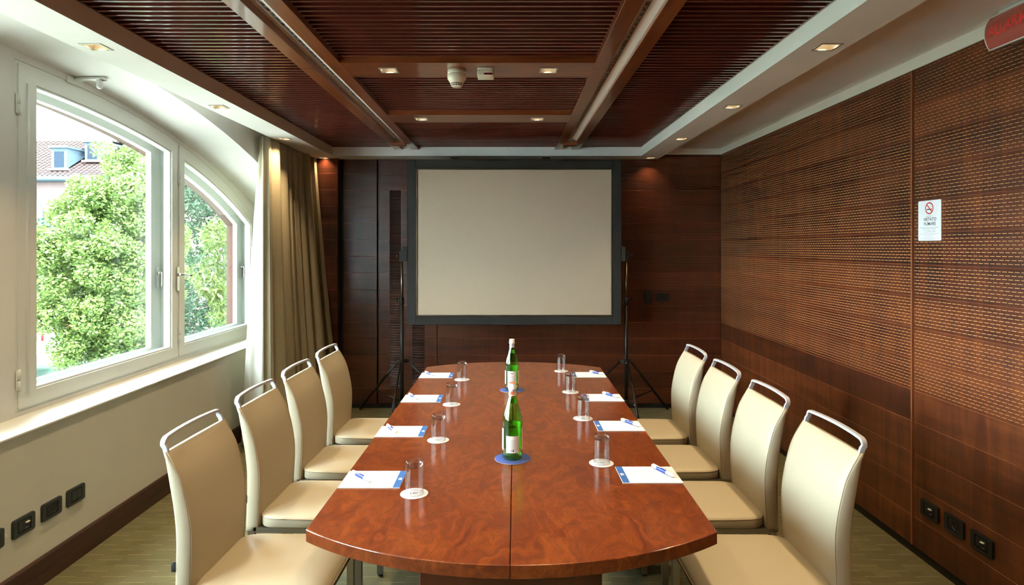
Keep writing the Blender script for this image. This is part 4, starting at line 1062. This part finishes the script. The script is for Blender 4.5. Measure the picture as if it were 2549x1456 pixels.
o = q.build('fine_print', M['ink_grey'], t); o['kind'] = 'stuff'

# alarm sign: translucent red convex face, hung under the recess on the panelled side
t = thing('alarm_sign', 'red convex ALLARME alarm light sign high on the panelled wall', 'sign', (1.958, 2.345, 2.416))
L_ = 0.350; za, zb_ = -0.063, 0.063; sagx = 0.020
def face_x(z): return -sagx*(1-(z/0.063)**2)
prof = [(face_x(z), z) for z in np.linspace(za, zb_, 13)]
q = MB(); q.prism(prof+[(0.012, zb_), (0.012, za)], 'y', -L_/2+0.004, L_/2-0.004, smooth=False); q.build('red_lens', M['sign_red'], t, fix=True)
for y0, y1 in ((-L_/2, -L_/2+0.004), (L_/2-0.004, L_/2)):
    q = MB(); q.prism([(x-0.001, z*1.01) for x, z in prof]+[(0.014, zb_*1.01), (0.014, za*1.01)], 'y', y0, y1); q.build('end_cap', M['clear_plastic'], t, fix=True)
q = MB(); q.rbox(-0.003, 0.016, -L_/2, L_/2, za-0.005, za, 0.0015, 1); q.rbox(-0.002, 0.016, -L_/2, L_/2, zb_, zb_+0.003, 0.001, 1); q.build('edge_rail', M['clear_plastic'], t)
q = MB(); q.rbox(0.014, XR-1.958-0.007, -L_/2+0.03, L_/2-0.03, -0.05, 0.085, 0.003, 1); q.build('lamp_box', M['plastic_white'], t)
vs, fs = text_geo('ALLARME', 0.064, 'LEFT', 0.0007)
q = MB(); q.add([(face_x(v.y)-0.0012, L_/2-0.022-v.x*0.80, v.y*1.0) for v in vs], fs); o = q.build('lettering', M['letter_red'], t); o['kind'] = 'stuff'; bmn = bmesh.new(); bmn.from_mesh(o.data); bmesh.ops.subdivide_edges(bmn, edges=[e for e in bmn.edges if e.calc_length() > 0.012], cuts=3); bmn.to_mesh(o.data); bmn.free()
for v in o.data.vertices: v.co.x = face_x(v.co.z)-0.0012

# smoke detector and its repeater on the cross board
t = thing('smoke_detector', 'cream smoke detector hanging from the second wooden cross board from the back', 'detector', (-0.263, 3.165, ZB))
q = MB(); q.lathe([(0.0, 0.0), (0.047, 0.0), (0.047, -0.020), (0.0455, -0.022), (0.0, -0.022)], 36); q.build('base', M['plastic_cream'], t)
q = MB(); q.lathe([(0.0445, -0.022), (0.048, -0.024), (0.048, -0.040), (0.0465, -0.046), (0.0330, -0.068), (0.0310, -0.069)], 36); q.build('body', M['plastic_cream'], t)
q = MB(); q.lathe([(0.028, -0.066), (0.022, -0.082)], 24); q.build('sensor_chamber', M['black'], t)
q = MB(); q.lathe([(0.0310, -0.0735), (0.0300, -0.0745), (0.0292, -0.0765)], 36); q.lathe([(0.0272, -0.0815), (0.0250, -0.084), (0.022, -0.086), (0.0, -0.0862)], 36)
for k in range(14):
    a = 2*PI*k/14; q.tube([(0.0322*math.cos(a), 0.0322*math.sin(a), -0.068), (0.0266*math.cos(a), 0.0266*math.sin(a), -0.0835)], 0.0013, 6)
q.build('grille', M['plastic_cream'], t)
q = MB(); q.disc((-0.005, 0, -0.0864), 0.003, 10, flip=True); q.disc((0.006, 0.001, -0.0864), 0.003, 10, flip=True); q.build('led_dots', M['ink_dark'], t)
t = thing('alarm_repeater', 'small cream box with a dark red light beside the smoke detector', 'detector', (-0.114, 3.150, ZB))
q = MB(); q.rbox(-0.041, 0.041, -0.040, 0.040, -0.012, 0.0, 0.002, 1); q.build('base', M['plastic_cream'], t)
q = MB(); q.rbox(-0.042, 0.042, -0.042, 0.042, -0.044, -0.0125, 0.005, 2); q.build('cover', M['plastic_cream'], t)
q = MB(); q.prism([(-0.012, -0.034), (-0.004, -0.0385), (0.032, -0.0385), (0.037, -0.034), (0.032, -0.0295), (-0.004, -0.0295)], 'y', -0.0435, -0.0405); q.build('red_lens', M['red_dark'], t)
q = MB()
for k in range(5): q.box(-0.036+k*0.0045, -0.0345+k*0.0045, -0.0425, -0.041, -0.038, -0.016)
q.build('ribs', M['plastic_cream'], t)

# emergency lamp bracketed above the near window
t = thing('emergency_lamp', 'small bracket lamp with clear dome under the vault above the window', 'lamp', (XW, 3.335, 2.449))
q = MB(); q.rbox(0.0, 0.010, -0.060, 0.060, -0.024, 0.012, 0.003, 2); q.build('wall_bracket', M['frame_white'], t)
q = MB(); q.tube([(0.008, 0, 0.000), (0.05, 0.0, 0.008), (0.150, 0.0, 0.008), (0.168, 0, 0.008)], 1, sect=[(-0.018, -0.006), (0.018, -0.006), (0.018, 0.006), (-0.018, 0.006)], up=(0, 1, 0)); q.lathe([(0, 0.002), (0.020, 0.002), (0.022, 0.006), (0.022, 0.012), (0, 0.014)], 20, c=(0.145, 0, 0)); q.build('arm', M['frame_white'], t)
q = MB(); q.lathe([(0.0155, 0.003), (0.0165, 0.0), (0.0165, -0.030), (0.013, -0.040), (0.006, -0.0445), (0.0, -0.0455)], 20, c=(0.138, 0, 0)); q.build('clear_dome', M['clear_plastic'], t)

# ================================================================== OUTSIDE
GZ = -2.06
mb = MB(); mb.box(-70, -2.62, -25, 70, GZ-0.2, GZ); mb.build('ground', M['lawn'], kind='structure')
t = thing('gravel_path', 'pale gravel path crossing the lawn before the far house', 'path', (-20, 22.2, GZ))
q = MB(); q.box(-16, 14, -1.6, 1.6, 0.0, 0.02); q.build('gravel_bed', M['gravel'], t)
t = thing('bounce_ground', 'unseen pale ground added below the windows to bounce white light indoors', 'bounce_ground', (-8.6, 0.0, GZ))  # out of view; added so pale ground bounces white light up to the vault
q = MB(); q.box(-6.0, 6.0, -14, 7.2, 0.0, 0.015); q.build('bounce_slab', M['gravel'], t)
t = thing('hedge', 'low clipped green hedge strip on the lawn', 'hedge', (-16.5, 17.6, GZ))
q = MB(); q.rbox(-9, 9, -0.5, 0.5, 0.0, 0.28, 0.06, 2); q.build('foliage', M['hedge'], t)
# red railing
t = thing('railing', 'red metal railing in front of the far house', 'railing', (-19, 23.9, GZ))
for k in range(12):
    q = MB(); q.lathe([(0, 0), (0.04, 0), (0.04, 0.95), (0, 0.95)], 10, c=(-7+k*1.0, 0, 0)); q.build('post', M['red'], t)
for z in (0.35, 0.62, 0.90):
    q = MB(); q.tube([(-7, 0, z), (4, 0, z)], 0.028, 8); q.build('rail', M['red'], t)
# stone steps
t = thing('stone_steps', 'pale stone steps behind the red railing', 'steps', (-19.3, 24.4, GZ))
for k in range(7):
    q = MB(); q.rbox(-2.0, 2.0, k*0.22, k*0.22+0.30, 0.0, 0.22*(k+1), 0.01, 1, smooth=False); q.build('step', M['stone'], t)
# house with hipped tile roof and dormers
hx0, hx1, hy0, hy1, ze = -34.0, -9.0, 26.0, 38.0, 4.50
t = thing('house', 'pink rendered house with tiled roof and dormers behind the tree', 'building', (0, 0, 0))
q = MB(); q.box(hx0+0.5, hx1-0.5, hy0+0.45, hy1, GZ, ze); q.build('wall', M['house_wall'], t)
slope = 0.56; rz_ = 4.0
q = MB()
n_rows = 24; nx = 200
for r in range(n_rows):                              # courses of barrel tiles, each lapping the next
    ya, yb_ = hy0+r*rz_/n_rows, hy0+(r+1)*rz_/n_rows+0.06; za_, zb2 = ze+(ya-hy0)*slope, ze+(yb_-hy0)*slope
    ins = (ya-hy0)*1.0; x0, x1 = hx0+ins, hx1-ins; m_ = int((x1-x0)/0.055)
    vs = []
    for k in range(m_+1):
        x = x0+(x1-x0)*k/m_; b_ = 0.045*abs(math.sin(PI*(x-hx0)/0.22))
        vs += [(x, ya, za_+0.05+b_), (x, yb_, zb2+0.0+b_)]
    q.add(vs, [(2*k, 2*k+2, 2*k+3, 2*k+1) for k in range(m_)])
o = q.build('roof_tiles', M['roof_tile'], t); o['kind'] = 'stuff'
q = MB(); q.add([(hx0, hy0, ze-0.02), (hx1, hy0, ze-0.02), (hx1-rz_, hy0+rz_, ze+rz_*slope-0.02), (hx0+rz_, hy0+rz_, ze+rz_*slope-0.02)], [(0, 1, 2, 3)])
q.add([(hx0, hy0, ze-0.02), (hx0+rz_, hy0+rz_, ze+rz_*slope-0.02), (hx0+rz_, hy1, ze+rz_*slope-0.02), (hx0, hy1, ze-0.02)], [(0, 1, 2, 3)])
q.add([(hx1, hy0, ze-0.02), (hx1, hy1, ze-0.02), (hx1-rz_, hy1, ze+rz_*slope-0.02), (hx1-rz_, hy0+rz_, ze+rz_*slope-0.02)], [(0, 1, 2, 3)])
q.box(hx0+rz_, hx1-rz_, hy0+rz_, hy1, ze, ze+rz_*slope-0.02); q.build('roof', M['roof_tile'], t)
q = MB(); q.tube([(hx0, hy0-0.06, ze-0.05), (hx1, hy0-0.06, ze-0.05)], 0.10, 10); q.box(hx0, hx1, hy0-0.02, hy0+0.5, ze-0.16, ze-0.06); q.build('gutter', M['zinc'], t)
q = MB(); q.tube([(-21.6, hy0, ze-0.1), (-20.7, hy0+0.1, ze-0.30), (-20.15, hy0+0.25, ze-0.75), (-19.9, hy0+0.36, ze-1.3), (-19.85, hy0+0.38, ze-2.2), (-19.85, hy0+0.38, GZ)], 0.075, 10); q.build('drainpipe', M['zinc'], t)
def dormer(x, y, z, w, h):
    q = MB(); q.box(x-w/2-0.10, x+w/2+0.10, y, y+0.12, z, z+h+0.16); q.box(x-w/2-0.16, x+w/2+0.16, y-0.12, y+2.2, z+h+0.16, z+h+0.26)
    q.prism([(y+0.121, z+0.07), (y+2.0, z+1.15), (y+2.0, z+h+0.15), (y+0.121, z+h+0.155)], 'x', x+w/2, x+w/2+0.10); q.prism([(y+0.121, z+0.07), (y+2.0, z+1.15), (y+2.0, z+h+0.15), (y+0.121, z+h+0.155)], 'x', x-w/2-0.10, x-w/2)
    d_ = q.build('dormer', M['zinc'], t)
    q = MB(); q.box(x-w/2+0.02, x+w/2-0.02, y-0.015, y+0.0, z+0.06, z+h+0.02); q.build('shutter', M['shutter'], d_)
    q = MB(); q.box(x-w/2-0.18, x+w/2+0.18, y-0.10, y+0.1, z-0.08, z); q.build('dormer_sill', M['stone'], d_)
dormer(-19.2, 26.45, 4.92, 0.46, 0.72); dormer(-18.25, 27.15, 5.38, 0.46, 0.62)

# trees: crown of thousands of leaves plus trunk and boughs
def crown(name, mat, centers, n_leaf, size, seed, parent, droop=0.0, lanceo=1.0):
    r = np.random.default_rng(seed); cs = np.array([c[:3] for c in centers]); rad = np.array([c[3] for c in centers])
    w_ = rad**2; idx = r.choice(len(cs), n_leaf, p=w_/w_.sum())
    d = r.normal(size=(n_leaf, 3)); d /= np.linalg.norm(d, axis=1, keepdims=True); rr = rad[idx]*(0.45+0.55*r.random(n_leaf)**0.5)
    p = cs[idx]+d*rr[:, None]
    u = r.normal(size=(n_leaf, 3)); u[:, 2] = u[:, 2]*0.6-droop; u /= np.linalg.norm(u, axis=1, keepdims=True)
    v = np.cross(u, d+0.6*r.normal(size=(n_leaf, 3))); v /= np.linalg.norm(v, axis=1, keepdims=True)+1e-9
    s_ = size*(0.7+0.6*r.random(n_leaf))[:, None]
    P = np.stack([p-u*s_, p+v*s_*0.55/lanceo, p+u*s_, p-v*s_*0.55/lanceo], 1).reshape(-1, 3)
    me = bpy.data.meshes.new(name); me.vertices.add(n_leaf*4); me.vertices.foreach_set('co', P.ravel())
    me.loops.add(n_leaf*4); me.loops.foreach_set('vertex_index', np.arange(n_leaf*4)); me.polygons.add(n_leaf)
    me.polygons.foreach_set('loop_start', np.arange(0, n_leaf*4, 4)); me.update(calc_edges=True); me.materials.append(mat)
    o = link(name, me, parent); o['kind'] = 'stuff'; return o
def clumps(c, rad, n, rc, seed, keep=None):
    r = random.Random(seed); out = []
    while len(out) < n:
        p = [r.uniform(-1, 1) for _ in range(3)]
        l = math.sqrt(sum(a*a for a in p))
        if l > 1 or l < 0.35: continue
        q_ = [c[i]+p[i]*rad[i] for i in range(3)]
        if keep and not keep(q_): continue
        out.append((*q_, rc*r.uniform(0.6, 1.3)))
    return out
def trunk(parent, base, top, r0, boughs):
    q = MB(); b = Vector(base); tt = Vector(top); q.tube([b, b+(tt-b)*0.5+Vector((0.05, 0.03, 0)), tt], [r0, r0*0.8, r0*0.5], 12); tr = q.build('trunk', M['bark'], parent)
    for e in boughs:
        e = Vector(e); s_ = b+(tt-b)*0.62; q = MB(); q.tube([s_, s_+(e-s_)*0.5+Vector((0, 0, 0.12)), e], [r0*0.38, r0*0.25, r0*0.08], 8); q.build('bough', M['bark'], tr)
t = thing('linden_tree', 'bright lime green leafy tree filling the nearer window', 'tree', (0, 0, 0))
edge_z = [-0.45, -0.28, 0.17, 0.62, 1.14, 1.52, 2.04, 2.62, 2.94, 3.35]; edge_x = [-6.75, -7.05, -7.28, -7.36, -7.20, -7.50, -7.25, -6.80, -6.55, -6.20]   # ragged far side of the crown
cl = clumps((-6.5, 9.9, 1.42), (1.15, 1.1, 2.0), 330, 0.20, 3, keep=lambda p: p[0] > np.interp(p[2], edge_z, edge_x)+0.27)
cl += [(-7.1, 9.8, 0.55, .15), (-7.2, 9.8, 1.62, .16), (-7.0, 9.8, -0.05, .15), (-6.5, 9.8, 2.5, .16), (-6.0, 9.9, 3.1, .16), (-5.7, 9.9, 2.2, .3), (-5.75, 9.9, 0.3, .3), (-5.7, 10.0, 1.2, .3)]
crown('foliage', M['leaf_lime'], cl, 150000, 0.026, 7, t)
trunk(t, (-6.1, 10.1, GZ), (-6.2, 10.0, 1.6), 0.13, [(-7.2, 9.8, 0.5), (-7.0, 9.7, 1.7), (-5.7, 9.9, 1.2), (-6.9, 9.6, -0.3), (-6.3, 9.8, 2.9)])
t = thing('broadleaf_tree', 'dark green tree at the left edge of the window beyond the lime tree', 'tree', (0, 0, 0))
crown('foliage', M['leaf_dark'], clumps((-12.6, 16.0, 1.0), (1.3, 1.2, 1.3), 60, 0.40, 11), 14000, 0.075, 12, t)
trunk(t, (-12.7, 16.2, GZ), (-12.6, 16.0, 0.9), 0.14, [(-12.0, 15.9, 1.2), (-13.2, 16.0, 1.4)])
t = thing('conifer', 'tall shady green tree seen through the farther window', 'tree', (0, 0, 0))
crown('foliage', M['leaf_dark'], clumps((-6.4, 14.2, 1.0), (2.4, 1.5, 3.4), 260, 0.42, 21), 70000, 0.050, 22, t, droop=0.5, lanceo=1.6)
trunk(t, (-6.3, 14.3, GZ), (-6.3, 14.2, 2.5), 0.20, [(-5.2, 14.0, 1.5), (-7.4, 14.0, 1.2), (-5.3, 13.9, 0.2)])
t = thing('maple_tree', 'young tree with drooping pale pointed leaves close outside the farther window', 'tree', (0, 0, 0))
cl = clumps((-3.55, 8.1, 1.15), (0.52, 0.5, 0.85), 42, 0.16, 31, keep=lambda p: p[0] > -4.2)
crown('foliage', M['leaf_fresh'], cl, 3600, 0.052, 32, t, droop=0.9, lanceo=2.0)
trunk(t, (-3.3, 8.2, GZ), (-3.3, 8.2, 1.6), 0.05, [(-3.9, 8.0, 1.3), (-3.8, 8.0, 0.7), (-3.1, 8.0, 1.7), (-3.75, 8.1, 1.8)])
